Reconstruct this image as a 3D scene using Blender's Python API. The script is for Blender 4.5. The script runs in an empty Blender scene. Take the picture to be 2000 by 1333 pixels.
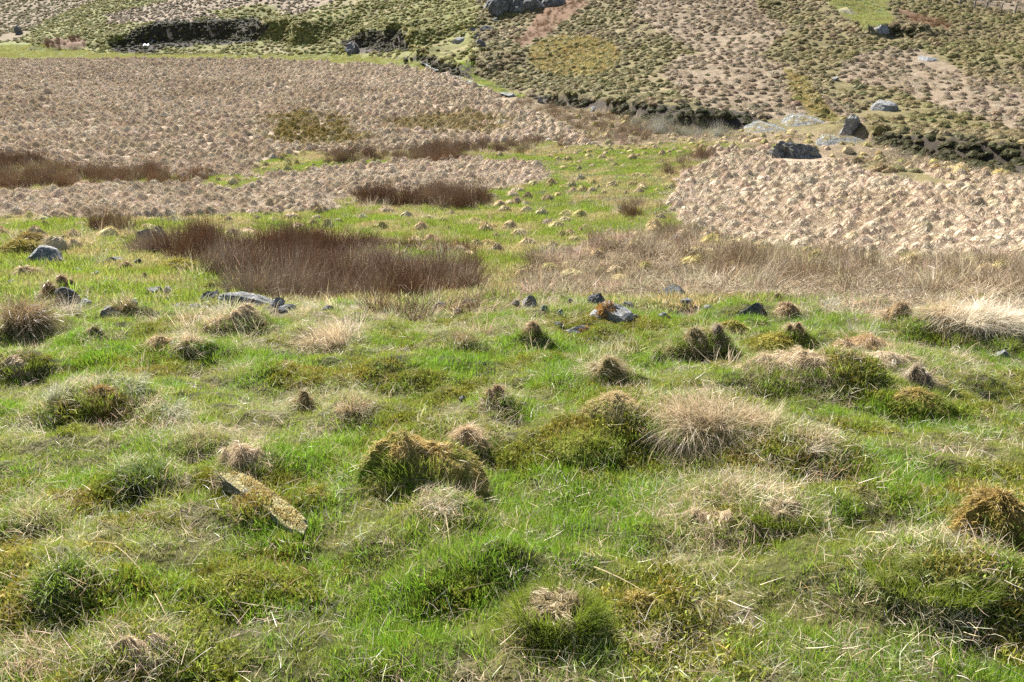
import bpy, math, random
import numpy as np
from mathutils import Vector, Matrix

R = math.radians
SC = bpy.context.scene
COL = SC.collection

# ------------------------------------------------------------------ camera, sky, sun, exposure
F = 1600.0                       # focal length in pixels of a 2000 px wide frame
PITCH = R(22.0)
cam_d = bpy.data.cameras.new('camera')
cam = bpy.data.objects.new('camera', cam_d)
COL.objects.link(cam)
cam_d.sensor_width = 36.0
cam_d.lens = 36.0 * F / 2000.0
cam_d.clip_start = 0.05
cam_d.clip_end = 2000.0
cam.location = (0, 0, 0)
cam.rotation_euler = (R(90) - PITCH, 0, 0)
SC.camera = cam

SUN_AZ, SUN_EL = R(-30.0), R(40.0)
w = bpy.data.worlds.new('World')
SC.world = w
w.use_nodes = True
nt = w.node_tree
sky = nt.nodes.new('ShaderNodeTexSky')
sky.sky_type = 'NISHITA'
sky.sun_disc = False
sky.sun_elevation = SUN_EL
sky.sun_rotation = SUN_AZ
nt.links.new(sky.outputs[0], nt.nodes['Background'].inputs[0])
nt.nodes['Background'].inputs[1].default_value = 0.052
sd = bpy.data.lights.new('sun', 'SUN')
sd.energy = 5.0
sd.angle = R(0.53)
sd.color = (1.0, 0.985, 0.955)
sun = bpy.data.objects.new('sun', sd)
COL.objects.link(sun)
to_sun = Vector((math.sin(SUN_AZ) * math.cos(SUN_EL), math.cos(SUN_AZ) * math.cos(SUN_EL), math.sin(SUN_EL)))
sun.rotation_euler = to_sun.to_track_quat('Z', 'Y').to_euler()
SC.view_settings.view_transform = 'Standard'
SC.view_settings.look = 'None'
SC.view_settings.exposure = 1.7
SC.view_settings.gamma = 1.0
SC.view_settings.use_curve_mapping = False
try:
    SC.cycles.max_bounces = 5
    SC.cycles.diffuse_bounces = 2
    SC.cycles.transmission_bounces = 4
    SC.cycles.use_denoising = False
except Exception:
    pass

rng = np.random.default_rng(11)

# ------------------------------------------------------------------ noise
def _hash(ix, iy, seed):
    h = (ix.astype(np.int64) * 374761393 + iy.astype(np.int64) * 668265263 + seed * 982451653) & 0x7fffffff
    h = ((h ^ (h >> 13)) * 1274126177) & 0x7fffffff
    return ((h ^ (h >> 16)) & 0xffff) / 65535.0
def vnoise(x, y, seed=0):
    ix, iy = np.floor(x), np.floor(y)
    fx, fy = x - ix, y - iy
    fx = fx * fx * fx * (fx * (fx * 6 - 15) + 10)
    fy = fy * fy * fy * (fy * (fy * 6 - 15) + 10)
    a, b = _hash(ix, iy, seed), _hash(ix + 1, iy, seed)
    c, d = _hash(ix, iy + 1, seed), _hash(ix + 1, iy + 1, seed)
    return (a + (b - a) * fx) * (1 - fy) + (c + (d - c) * fx) * fy
def fbm(x, y, seed=0, octv=3):                    # about -0.5 .. 0.5
    s, amp, tot = 0.0, 1.0, 0.0
    ca, sa = math.cos(0.6), math.sin(0.6)
    for k in range(octv):
        s = s + (vnoise(x, y, seed + k * 17) - 0.5) * amp
        tot += amp
        amp *= 0.5
        x, y = (x * ca - y * sa) * 2.03 + 3.7, (x * sa + y * ca) * 2.03 - 1.9
    return s / tot * 1.3
def sstep(a, b, x):
    t = np.clip((x - a) / (b - a), 0, 1)
    return t * t * (3 - 2 * t)

# ------------------------------------------------------------------ the lie of the land
# surveyed points: where a spot of ground shows in the photograph and how far off it is
CP, SP = math.cos(PITCH), math.sin(PITCH)
def ray(px, py):
    u = (np.asarray(px, float) - 1000.0) / F
    v = (666.5 - np.asarray(py, float)) / F
    g = CP + v * SP
    return u / g, (-SP + v * CP) / g              # x / Y and z / Y
def proj(x, y, z):
    dep = np.maximum(y * CP - z * SP, 0.05)
    return 1000.0 + F * x / dep, 666.5 - F * (y * SP + z * CP) / dep

SURVEY = []
def col_pts(px, rows):
    for py, Y in rows: SURVEY.append((px, py, Y))
col_pts(-350, [(640, 7.3), (600, 8.8), (560, 10.8), (500, 14.2), (440, 19.5), (330, 37), (250, 56), (200, 74), (150, 98), (112, 122), (60, 142), (0, 168), (-150, 240)])
col_pts(0,    [(640, 7.3), (600, 8.8), (560, 10.8), (500, 14.4), (440, 19.8), (380, 28.5), (330, 37), (250, 56), (200, 74), (150, 98), (112, 122), (60, 160), (0, 215), (-150, 290)])
col_pts(300,  [(635, 7.4), (600, 8.9), (560, 11.2), (500, 15.2), (440, 20.5), (380, 29), (330, 38), (250, 56), (200, 74), (150, 98), (112, 120), (95, 128), (50, 140), (0, 158), (-150, 220)])
col_pts(650,  [(630, 7.5), (604, 8.7), (588, 11.0), (560, 13.4), (500, 17), (450, 22), (400, 28), (330, 38), (250, 55), (200, 73), (150, 95), (112, 113), (80, 122), (0, 142), (-150, 200)])
col_pts(1000, [(630, 7.5), (604, 8.7), (586, 11.0), (560, 13.2), (500, 17), (450, 22), (400, 28), (330, 38), (250, 54), (190, 71), (130, 86), (60, 104), (0, 120), (-150, 175)])
col_pts(1300, [(640, 7.2), (604, 8.7), (570, 11.0), (520, 14.6), (450, 20.8), (400, 26.5), (330, 36), (250, 51), (200, 60), (150, 69), (100, 80), (50, 92), (0, 106), (-150, 160)])
col_pts(1600, [(640, 7.2), (600, 8.8), (560, 11.2), (520, 14.2), (450, 20), (400, 25.3), (350, 32), (295, 41), (255, 50), (200, 57), (150, 65), (100, 75), (50, 86), (0, 99), (-150, 150)])
col_pts(2000, [(640, 7.2), (600, 8.7), (560, 11.0), (520, 13.8), (450, 19), (400, 24), (350, 31), (320, 36), (290, 42), (250, 48), (200, 55), (150, 63), (100, 73), (50, 87), (10, 101), (-150, 150)])
col_pts(2350, [(640, 7.2), (600, 8.7), (560, 11.0), (520, 13.8), (450, 19), (400, 24), (350, 31), (320, 36), (290, 42), (250, 48), (200, 55), (150, 63), (100, 73), (50, 87), (10, 101), (-150, 150)])
SV = np.array(SURVEY, float)
su, sw = ray(SV[:, 0], SV[:, 1])
sl = np.log(SV[:, 2])
fu, fl = np.meshgrid(np.linspace(-0.85, 0.85, 7), np.log(np.array([1.2, 1.7, 2.4, 3.3, 4.5, 6.0])))
fu, fl = fu.ravel(), fl.ravel()
fY = np.exp(fl)
fw = (-1.55 - 0.172 * fY) / fY
CU, CL, CW = np.concatenate([su, fu]), np.concatenate([sl, fl]), np.concatenate([sw, fw])
KU = 1.3
def tps_k(r2): return 0.5 * r2 * np.log(r2 + 1e-9)
n = len(CU)
A = np.zeros((n + 3, n + 3))
A[:n, :n] = tps_k(((CU[:, None] - CU) * KU) ** 2 + (CL[:, None] - CL) ** 2) + np.eye(n) * 2e-4
A[:n, n] = 1; A[:n, n + 1] = CU * KU; A[:n, n + 2] = CL
A[n:, :n] = A[:n, n:].T
sol = np.linalg.solve(A, np.concatenate([CW, [0, 0, 0]]))
def base_height(x, y):
    shp = np.shape(x)
    x, y = np.ravel(x), np.ravel(y)
    Y = np.clip(y, 1.3, 270)
    u = np.clip(x / Y, -0.8, 0.8)
    l = np.log(Y)
    out = np.empty(len(x))
    for i in range(0, len(x), 40000):
        s = slice(i, i + 40000)
        out[s] = tps_k(((u[s, None] - CU) * KU) ** 2 + (l[s, None] - CL) ** 2) @ sol[:n] + sol[n] + sol[n + 1] * u[s] * KU + sol[n + 2] * l[s]
    z = out * Y
    pl = -1.55 - 0.172 * y
    k = sstep(1.8, 3.0, y)
    return (z * k + pl * (1 - k)).reshape(shp)

# one grid covers the whole place; cells grow with distance
NS, NR = 480, 700
OFF = 3.0
Sg = np.linspace(-0.84, 0.84, NS)
Lg = np.linspace(math.log(0.9), math.log(282.0), NR)
GS, GL = np.meshgrid(Sg, Lg)
GY = np.exp(GL) - OFF
GX = GS * (GY + OFF)
H = base_height(GX, GY)

def hgt(x, y, A=None):
    A = H if A is None else A
    l = (np.log(np.maximum(y + OFF, 0.91)) - Lg[0]) / (Lg[1] - Lg[0])
    s = (x / (y + OFF) - Sg[0]) / (Sg[1] - Sg[0])
    l = np.clip(l, 0, NR - 1.001); s = np.clip(s, 0, NS - 1.001)
    i, j = np.floor(l).astype(int), np.floor(s).astype(int)
    a, b = l - i, s - j
    return (A[i, j] * (1 - b) + A[i, j + 1] * b) * (1 - a) + (A[i + 1, j] * (1 - b) + A[i + 1, j + 1] * b) * a
YM = np.exp(np.linspace(math.log(1.3), math.log(270), 1500))
def ground(px, py):                                # the ground point seen at a pixel of the photograph
    a, b = ray(px, py)
    d = hgt(a * YM, YM) - b * YM
    k = np.argmax(d > 0)
    if d[k] <= 0: k = len(YM) - 1
    if k > 0:
        t = d[k - 1] / (d[k - 1] - d[k]) if d[k] != d[k - 1] else 0
        Y = YM[k - 1] + (YM[k] - YM[k - 1]) * min(max(t, 0), 1)
    else: Y = YM[0]
    return np.array([a * Y, Y, float(hgt(np.array([a * Y]), np.array([Y]))[0])])
def mpp(p):                                        # metres per photograph pixel at a point
    return (p[1] * CP - p[2] * SP) / F

# roughness of the ground: lumps close by, tussocky swells beyond
near = 1 - sstep(7.5, 14, GY)
mid = sstep(8, 14, GY)
farr = sstep(45, 80, GY)
H = H + near * sstep(0.5, 1.5, GY) * (0.20 * fbm(GX / 0.85, GY / 0.7, 1, 3) + 0.13 * np.maximum(fbm(GX / 0.30, GY / 0.26, 2, 2), -.12))
H = H + mid * (0.20 * fbm(GX / 2.6, GY / 2.6, 3, 4)) + farr * 0.8 * fbm(GX / 9, GY / 9, 4, 3)

# banks: the far side of each line stands higher, with a steep face towards the camera
def polyline_sd(pts, x, y):
    best = np.full(x.shape, 1e9); sgn = np.ones(x.shape); tt = np.zeros(x.shape)
    L = [0.0]
    for a, b in zip(pts[:-1], pts[1:]): L.append(L[-1] + math.hypot(b[0] - a[0], b[1] - a[1]))
    for k, (a, b) in enumerate(zip(pts[:-1], pts[1:])):
        dx, dy = b[0] - a[0], b[1] - a[1]
        q = dx * dx + dy * dy
        t = np.clip(((x - a[0]) * dx + (y - a[1]) * dy) / q, 0, 1)
        d = np.hypot(x - a[0] - t * dx, y - a[1] - t * dy)
        m = d < best
        best = np.where(m, d, best)
        sgn = np.where(m, np.sign(dx * (y - a[1]) - dy * (x - a[0])), sgn)
        tt = np.where(m, (L[k] + t * (L[k + 1] - L[k])) / L[-1], tt)
    return best * sgn, tt
def bank(pix, h, face, decay, dip=0.0, world=False):
    global H
    pts = pix if world else [ground(*p)[:2] for p in pix]
    sd_, t = polyline_sd(pts, GX, GY)
    sd_ = sd_ + (1.1 * fbm(GX / 3.2, GY / 3.2, 9, 3) + 0.8 * fbm(GX / 1.9, GY / 1.9, 10, 2)) * min(1.0, face * 0.8)
    taper = sstep(0, 0.16, t) * (1 - sstep(0.84, 1, t)) * (0.75 + 0.9 * fbm(t * 9, t * 0 + h, 5, 2))
    up = h * sstep(0, face, sd_) * np.exp(-np.maximum(sd_ - face, 0) / decay)
    dn = -dip * np.exp(-(np.minimum(sd_, 0) / (face * 1.2)) ** 2) * (sd_ < 0)- dip * (sd_ >= 0) * (1 - sstep(0, face, sd_))
    H = H + (up + dn) * taper
bank([(195, 98), (290, 84), (420, 78), (540, 80), (620, 92)], 2.6, 2.2, 9)
bank([(40, 104), (160, 96), (260, 90)], 1.0, 1.4, 8)
bank([(650, 98), (720, 92), (800, 102)], 2.0, 2.2, 6)
bank([(775, 122), (850, 133), (920, 158)], 1.2, 1.5, 5, 0.4)
bank([(1040, 197), (1130, 207), (1230, 222), (1360, 246), (1500, 252)], 0.8, 1.1, 4, 0.4)
bank([(15.5, 49), (17.5, 47), (19.5, 43.5), (21.5, 40.5), (23.5, 38), (27, 35), (31, 32), (36, 29)], 0.85, 1.8, 6, 0.75, True)
bank([(1700, 72), (1750, 70), (1800, 76)], 0.9, 1.6, 4, 0.5)
bank([(880, 60), (930, 105), (990, 45)], 0.8, 1.2, 5)

# the rocky knoll at the top of the right-hand field
# hummocks of the near slope: pixel of the foot, width, height in pixels
def swell(px, py, wpx, hpx, k=1.0, depth=0.75):
    global H
    p = ground(px, py)
    m = mpp(p)
    rx, hh = wpx * m * 0.5, hpx * m * k
    ry = rx * depth
    H = H + hh * np.exp(-(((GX - p[0]) / rx) ** 2 + ((GY - p[1] - ry * 0.6) / ry) ** 2) ** 1.3)
for a in [(1580, 296, 300, 22, 1, .5), (1690, 306, 200, 12, 1, .5), (1460, 945, 230, 30), (1150, 900, 220, 34), (1850, 1180, 300, 70, 0.9), (1660, 775, 150, 60), (1440, 1040, 270, 40), (1500, 770, 330, 36),
          (1730, 745, 220, 30), (450, 1180, 320, 26), (300, 1110, 240, 22), (820, 985, 120, 14), (120, 1130, 150, 30), (900, 1160, 240, 26),
          (1550, 1160, 260, 34), (700, 1090, 260, 28), (200, 815, 210, 30), (40, 735, 140, 30), (1810, 830, 200, 26), (1530, 690, 120, 20),
          (560, 1110, 180, -24), (1280, 1230, 260, 22), (270, 960, 160, 22), (1210, 810, 150, 36), (780, 730, 180, 16), (1050, 900, 200, -14),
          (520, 1010, 190, 26, 1.0, 0.6), (1620, 900, 260, 22), (1380, 700, 140, 22)]:
    swell(*a)

# ------------------------------------------------------------------ the plants of the near slope (pixel of the foot, width and height in pixels)
STRAW, STRAW2 = (.68, .54, .34), (.50, .37, .21)
PALE, PALE2 = (.70, .58, .39), (.50, .38, .22)
BROWN, BROWN2 = (.50, .35, .19), (.34, .23, .12)
GRN, GRN2 = (.15, .205, .02), (.22, .26, .035)
DGRN, DGRN2 = (.12, .18, .02), (.18, .24, .03)
OLV, OLV2 = (.16, .15, .04), (.25, .20, .07)
GMOSS, GMOSS2 = (.44, .31, .11), (.30, .24, .06)
YMOSS, YMOSS2 = (.31, .29, .055), (.15, .20, .025)
TUS_LIST = []
def near_plant(*a, **k):
    st = a[6] if len(a) > 6 else k.get('style', 'mop')
    if a[1] > 560 and k.get('name', a[10] if len(a) > 10 else '') != 'moss_mound': swell(a[0], a[1], a[2] * 1.55, a[3] * (.22 if st == 'spray' else .38))
    TUS_LIST.append((a, k))
SD, PD, BD, OD = (STRAW, STRAW2), (PALE, PALE2), (BROWN, BROWN2), (OLV, OLV2)
GD, DG = (GRN, GRN2), (DGRN, DGRN2)
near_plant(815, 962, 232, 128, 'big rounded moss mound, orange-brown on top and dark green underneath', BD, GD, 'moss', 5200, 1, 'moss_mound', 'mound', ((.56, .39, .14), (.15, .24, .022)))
near_plant(905, 900, 120, 70, 'straw and brown tuft leaning against the big moss mound', (STRAW, BROWN), DG, 'mop', 1400, 2)
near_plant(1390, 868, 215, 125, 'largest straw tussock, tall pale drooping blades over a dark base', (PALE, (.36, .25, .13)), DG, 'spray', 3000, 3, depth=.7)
near_plant(1310, 858, 120, 84, 'straw tuft at the side of the largest tussock', (STRAW, BROWN), GD, 'spray', 900, 4)
near_plant(1475, 850, 130, 74, 'straw tuft spilling from the largest tussock onto turf', (PALE, BROWN), GD, 'spray', 1000, 5)
near_plant(1705, 697, 150, 66, 'golden brown cone-shaped hummock with shadowed side', ((.42, .28, .12), BROWN), None, 'cone', 2600, 6)
near_plant(1800, 765, 66, 76, 'grey-brown upright tuft at the end of the straw ridge', (STRAW, (.22, .17, .12)), None, 'cone', 1200, 7)
near_plant(1590, 748, 250, 44, 'long low straw ridge combed over green moss', (STRAW, PALE2), DG, 'thatch', 2600, 8, depth=.5, comb=(-.5, -.4, 0))
near_plant(1740, 740, 180, 36, 'pale combed straw bank between golden cone and grey tuft', PD, GD, 'thatch', 1800, 9, depth=.5)
near_plant(1190, 755, 92, 74, 'straw tussock with dark mossy foot below the stone row', (STRAW, OLV2), DG, 'mop', 1300, 10)
near_plant(1212, 815, 125, 52, 'round pale mossy hummock touching the largest tussock', (STRAW, GMOSS), GD, 'moss', 2600, 11, 'moss_mound', 'mound', ((.56, .44, .22), (.42, .32, .12)))
near_plant(470, 935, 105, 78, 'pale hairy tuft behind the long lying stone', (PALE, BROWN), GD, 'mop', 1700, 12)
near_plant(590, 805, 50, 60, 'small dark peaked tuft standing alone in turf', (OLV2, BROWN2), DG, 'cone', 700, 13)
near_plant(682, 815, 86, 60, 'wispy straw tuft next to the small dark tuft', (STRAW, BROWN), None, 'spray', 330, 14)
near_plant(640, 690, 130, 88, 'pale spiky tussock in front of the rush bed', (PALE, STRAW2), DG, 'spray', 1700, 15)
near_plant(905, 682, 84, 46, 'olive tuft in the middle of the turf edge', (OLV, STRAW2), DG, 'spray', 800, 16)
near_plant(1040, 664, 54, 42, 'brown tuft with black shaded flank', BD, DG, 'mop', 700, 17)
near_plant(182, 664, 60, 38, 'small brown and green tuft under the rush stems', (BROWN, OLV), DG, 'mop', 600, 18)
near_plant(312, 690, 80, 44, 'rounded orange-brown hummock with grassy skirt', (STRAW, GMOSS), DG, 'mop', 1200, 19)
near_plant(372, 690, 60, 74, 'white bleached grass tuft beside the orange-brown hummock', PD, DG, 'spray', 420, 20)
near_plant(968, 786, 58, 42, 'little brown tuft right of the tiny upright stone', BD, GD, 'mop', 600, 21)
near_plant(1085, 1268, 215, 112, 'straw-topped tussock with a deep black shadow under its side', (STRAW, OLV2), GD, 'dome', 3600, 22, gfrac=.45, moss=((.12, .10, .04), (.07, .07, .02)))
near_plant(1420, 1050, 210, 34, 'low hummock thatched with combed blond grass', (PALE, STRAW2), DG, 'thatch', 2600, 23, depth=.6)
near_plant(1540, 1035, 140, 40, 'pale and green bushy tuft right of the thatched hummock', (PALE, OLV2), GD, 'mop', 1200, 24, gfrac=.6)
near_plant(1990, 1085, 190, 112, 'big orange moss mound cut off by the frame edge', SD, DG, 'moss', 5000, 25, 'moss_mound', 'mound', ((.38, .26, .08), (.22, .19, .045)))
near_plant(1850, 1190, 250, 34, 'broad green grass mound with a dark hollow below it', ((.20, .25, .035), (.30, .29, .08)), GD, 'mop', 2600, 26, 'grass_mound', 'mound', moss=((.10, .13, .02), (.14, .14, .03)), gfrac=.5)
near_plant(112, 1165, 100, 80, 'dark green rush tuft with stiff glossy blades', (DGRN, DGRN2), DG, 'spray', 700, 27, 'rush_tuft', 'tuft', blade=.004)
near_plant(45, 1035, 100, 66, 'green blade tuft above the dark green rush tuft', (DGRN2, STRAW2), DG, 'spray', 520, 28, 'grass_tuft', 'tuft')
near_plant(275, 955, 130, 56, 'grey-green spreading blade tuft on the slope', ((.20, .25, .12), DGRN2), DG, 'spray', 620, 29, 'grass_tuft', 'tuft')
near_plant(388, 895, 110, 60, 'mixed dead and green blade tuft left of the pale hairy tuft', (PALE2, DGRN2), DG, 'spray', 520, 30, 'grass_tuft', 'tuft')
near_plant(1465, 950, 150, 30, 'low straw and green hump under the largest tussock', (PALE2, OLV), GD, 'mop', 900, 31, gfrac=.7)
near_plant(1150, 905, 150, 30, 'low green hump between moss mound and largest tussock', SD, GD, 'moss', 1400, 32, 'grass_mound', 'mound', ((.30, .29, .05), (.18, .22, .03)), gfrac=.7)
near_plant(1310, 706, 70, 44, 'dark green tuft behind the straw tussock', (DGRN2, PALE2), DG, 'spray', 520, 33, 'grass_tuft', 'tuft')
near_plant(1360, 700, 80, 54, 'straw and moss hummock right of a dark green tuft', (PALE2, OLV2), DG, 'mop', 900, 34)
near_plant(1402, 676, 34, 48, 'narrow grey-brown spike of grass on a hummock', (STRAW2, (.2, .16, .12)), None, 'cone', 500, 35)
near_plant(1556, 668, 44, 40, 'small brown tuft behind the yellow moss cushion', BD, DG, 'cone', 500, 36)
near_plant(1530, 690, 86, 24, 'flat yellow moss cushion on green turf', SD, None, 'moss', 1200, 37, 'moss_mound', 'mound', ((0.377, 0.312, 0.057), YMOSS))
near_plant(1435, 652, 60, 26, 'bright green-gold moss cushion in front of the dark rock', SD, None, 'moss', 900, 38, 'moss_mound', 'mound', (YMOSS, GMOSS))
near_plant(1545, 622, 70, 40, 'brown combed tuft leaning onto the dark rock', BD, None, 'mop', 900, 39, comb=(-.5, 0, 0))
near_plant(1518, 592, 22, 28, 'tiny dark pointed tuft above the dark rock', (OLV, BROWN2), None, 'cone', 220, 40)
near_plant(1765, 620, 66, 52, 'tall brown hummock at the edge of the pale long grass', ((.36, .25, .12), BROWN), None, 'cone', 900, 41)
near_plant(1690, 612, 80, 26, 'low straw hummock left of the tall brown hummock', SD, None, 'mop', 700, 42)
near_plant(1940, 658, 210, 76, 'mass of white bleached long grass falling over the bank', ((.80, .72, .58), PALE), None, 'spray', 2400, 43, depth=.6, comb=(.45, -.25, -.35))
near_plant(1860, 640, 110, 60, 'bleached grass fringe beside the white mass', (PALE, STRAW2), None, 'spray', 800, 44, comb=(.2, -.1, -.1))
near_plant(35, 660, 110, 112, 'tall brown rush clump at the left frame edge', (BROWN, (.12, .09, .04)), None, 'spray', 900, 45, 'rush_clump', 'rushes')
near_plant(240, 618, 66, 74, 'thin upright rush stems in front of the pale flat rock', (BROWN, OLV), None, 'spray', 130, 46, 'rush_clump', 'rushes')
near_plant(470, 640, 86, 50, 'straw tussock in front of the bedrock slab', SD, DG, 'mop', 900, 47)
near_plant(420, 652, 80, 44, 'bleached tuft below the bedrock slab end', (PALE, STRAW2), DG, 'spray', 500, 48)
near_plant(45, 545, 70, 42, 'brown domed tuft under the tilted grey slab', (STRAW, BROWN2), None, 'mop', 800, 49)
near_plant(118, 566, 50, 36, 'brown tuft with dark flank in the left turf', BD, None, 'mop', 500, 50)
near_plant(243, 528, 34, 28, 'small brown tuft between two flat rocks', BD, None, 'mop', 400, 51)
near_plant(95, 590, 46, 50, 'dark brown tuft next to the shaded rock', (BROWN, BROWN2), None, 'cone', 500, 52)
near_plant(340, 530, 70, 24, 'bright yellow moss cushion with a dark hole', SD, None, 'moss', 900, 53, 'moss_mound', 'mound', ((0.377, 0.312, 0.057), YMOSS))
near_plant(282, 550, 26, 26, 'small upright olive tuft below the dark blue rock', (OLV2, BROWN2), None, 'cone', 260, 54)
near_plant(410, 575, 60, 22, 'olive moss cushion above the bedrock slab', SD, None, 'moss', 700, 55, 'moss_mound', 'mound', (YMOSS, OLV))
near_plant(30, 500, 80, 32, 'gold moss cushion beside the tilted grey slab', SD, None, 'moss', 900, 56, 'moss_mound', 'mound', ((0.344, 0.271, 0.057), OLV2))
near_plant(50, 478, 60, 22, 'brown and gold moss cap above the tilted slab', SD, None, 'moss', 600, 57, 'moss_mound', 'mound', ((.34, .23, .06), OLV2))
near_plant(195, 815, 110, 40, 'orange moss hump framed by pale dead blades', (PALE, STRAW2), GD, 'moss', 1800, 58, 'moss_mound', 'mound', (GMOSS, (.2, .10, .02)))
near_plant(110, 795, 120, 46, 'pale dead blades fanning out over the slope', ((.6, .54, .4), (.3, .32, .18)), None, 'spray', 320, 59, 'grass_tuft', 'tuft')
near_plant(220, 790, 150, 40, 'row of bleached blades behind the orange moss hump', ((.6, .54, .4), (.3, .32, .18)), None, 'spray', 340, 60, 'grass_tuft', 'tuft')
near_plant(310, 830, 130, 40, 'grey-green and bleached blades right of the orange moss hump', ((.5, .46, .32), (.22, .28, .14)), None, 'spray', 340, 61, 'grass_tuft', 'tuft')
near_plant(25, 735, 80, 40, 'tan mossy hump at the left frame edge', SD, GD, 'mop', 900, 62)
near_plant(855, 1010, 90, 62, 'bleached upright stems in front of the big moss mound', ((.66, .6, .48), PALE2), None, 'spray', 150, 63, 'grass_tuft', 'tuft')
near_plant(1590, 900, 110, 60, 'wispy pale stems on the slope right of the largest tussock', ((.6, .52, .38), STRAW2), None, 'spray', 240, 64, 'grass_tuft', 'tuft')
near_plant(250, 1300, 190, 60, 'pale flattened straw by the bottom edge', (PALE, STRAW2), GD, 'thatch', 900, 65, depth=.5)
near_plant(40, 1325, 150, 50, 'pinkish dead grass in the bottom left corner', (STRAW, BROWN), GD, 'thatch', 800, 66, depth=.5)
near_plant(1810, 815, 130, 30, 'orange moss swell on the right slope', SD, GD, 'moss', 1400, 67, 'moss_mound', 'mound', ((0.377, 0.271, 0.082), YMOSS2), gfrac=.1)
near_plant(610, 985, 100, 18, 'yellow moss bank above the long lying stone', SD, None, 'moss', 1700, 68, 'moss_mound', 'mound', ((0.377, 0.295, 0.074), YMOSS))
near_plant(1260, 1215, 150, 34, 'golden moss swell right of the shadowed tussock', SD, GD, 'moss', 1700, 69, 'moss_mound', 'mound', ((0.361, 0.271, 0.066), YMOSS2), gfrac=.1)
near_plant(470, 1180, 190, 26, 'yellow-green moss hump under crossed dead stems', SD, GD, 'moss', 2200, 70, 'moss_mound', 'mound', (YMOSS, (.20, .22, .03)), gfrac=.1)

# ------------------------------------------------------------------ what grows where (drawn as patches on the survey sheet)
ZN = ['turf', 'straw', 'olive', 'hillgreen', 'dry', 'rush', 'peat', 'redbrown', 'shortgreen', 'hillstraw', 'stream', 'mutedfar', 'goldmoss']
ZI = {k: i for i, k in enumerate(ZN)}
ZW, ZH, ZX0, ZY0, ZS = 640, 340, -280, -160, 4      # raster: 4 px cells from (-280,-160)
zpx, zpy = np.meshgrid(ZX0 + (np.arange(ZW) + 0.5) * ZS, ZY0 + (np.arange(ZH) + 0.5) * ZS)
Z = np.zeros((ZH, ZW), int)
def paint(zone, poly):
    inside = np.zeros(Z.shape, bool)
    q = len(poly)
    for i in range(q):
        (x1, y1), (x2, y2) = poly[i], poly[(i + 1) % q]
        c = ((y1 > zpy) != (y2 > zpy))
        xi = (x2 - x1) * (zpy - y1) / ((y2 - y1) if y2 != y1 else 1e-9) + x1
        inside ^= c & (zpx < xi)
    Z[inside] = ZI[zone]
def oval(zone, cx, cy, rx, ry):
    Z[((zpx - cx) / rx) ** 2 + ((zpy - cy) / ry) ** 2 < 1] = ZI[zone]
paint('hillgreen', [(-300, -160), (960, -160), (950, 0), (940, 110), (870, 135), (700, 112), (300, 112), (-300, 112)])
paint('mutedfar', [(-300, -160), (330, -160), (190, 0), (90, 40), (60, 60), (30, 80), (-300, 85)])
paint('hillstraw', [(200, 30), (330, 2), (420, -60), (760, -60), (650, 4), (590, 26), (480, 30), (330, 42), (215, 48)])
paint('hillgreen', [(400, 22), (520, 8), (560, 24), (440, 36)])
paint('olive', [(955, -160), (2300, -160), (2300, 345), (2000, 322), (1750, 275), (1480, 250), (1280, 222), (1050, 200), (930, 150), (930, 60)])
paint('hillstraw', [(1230, -160), (1450, -160), (1480, 20), (1540, 60), (1480, 110), (1380, 110), (1300, 70), (1240, 30)])
paint('hillstraw', [(1330, 110), (1450, 105), (1540, 130), (1600, 180), (1690, 240), (1560, 240), (1400, 215), (1330, 180), (1290, 140)])
paint('hillstraw', [(1740, 90), (1800, 100), (1900, 150), (2050, 195), (2300, 230), (2300, 290), (2000, 262), (1850, 215), (1760, 180), (1640, 160), (1640, 120)])
paint('hillstraw', [(1860, -80), (2300, -80), (2300, 30), (2000, 26), (1900, 10)])
paint('shortgreen', [(1610, -160), (1710, -160), (1735, 20), (1750, 45), (1690, 55), (1640, 25), (1620, 5)])
paint('redbrown', [(1005, 82), (1030, 60), (1060, 5), (1130, -20), (1150, 10), (1110, 35), (1060, 75), (1020, 92)])
paint('redbrown', [(1740, 12), (1790, 25), (1870, 52), (1850, 60), (1780, 45)])
paint('redbrown', [(80, 80), (150, 72), (180, 90), (140, 100), (90, 96)])
paint('goldmoss', [(1530, 130), (1570, 150), (1620, 215), (1650, 240), (1590, 235), (1550, 190)])
oval('goldmoss', 1120, 110, 90, 40)
paint('peat', [(215, 92), (260, 60), (310, 40), (500, 36), (530, 54), (500, 82), (430, 88), (330, 92), (300, 104), (230, 106)])
paint('peat', [(660, 85), (720, 60), (790, 62), (800, 100), (700, 106)])
paint('peat', [(770, 112), (850, 112), (905, 135), (930, 158), (850, 142)])
paint('peat', [(1730, 48), (1800, 60), (1790, 74), (1740, 72)])
paint('shortgreen', [(-300, 80), (50, 84), (140, 100), (350, 110), (690, 108), (830, 122), (860, 140), (700, 124), (-300, 116)])
paint('straw', [(-300, 113), (500, 116), (700, 124), (840, 136), (960, 178), (1090, 235), (1200, 262), (1180, 285), (1080, 300), (1070, 352), (960, 372), (700, 392), (640, 415), (300, 428), (-300, 432)])
paint('dry', [(950, 176), (1000, 188), (1120, 206), (1290, 224), (1420, 250), (1450, 275), (1280, 285), (1180, 285), (1090, 240)])
paint('turf', [(480, 345), (510, 318), (590, 296), (720, 302), (900, 300), (1060, 285), (1200, 284), (1390, 280), (1330, 330), (1310, 400), (1230, 450), (1060, 490), (1000, 560), (930, 560), (900, 480), (700, 470), (560, 470), (640, 415), (820, 405), (960, 375), (1080, 350), (1050, 318), (900, 312), (700, 322), (560, 338)])
paint('turf', [(380, 360), (420, 342), (500, 348), (520, 356), (450, 372)])
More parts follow.
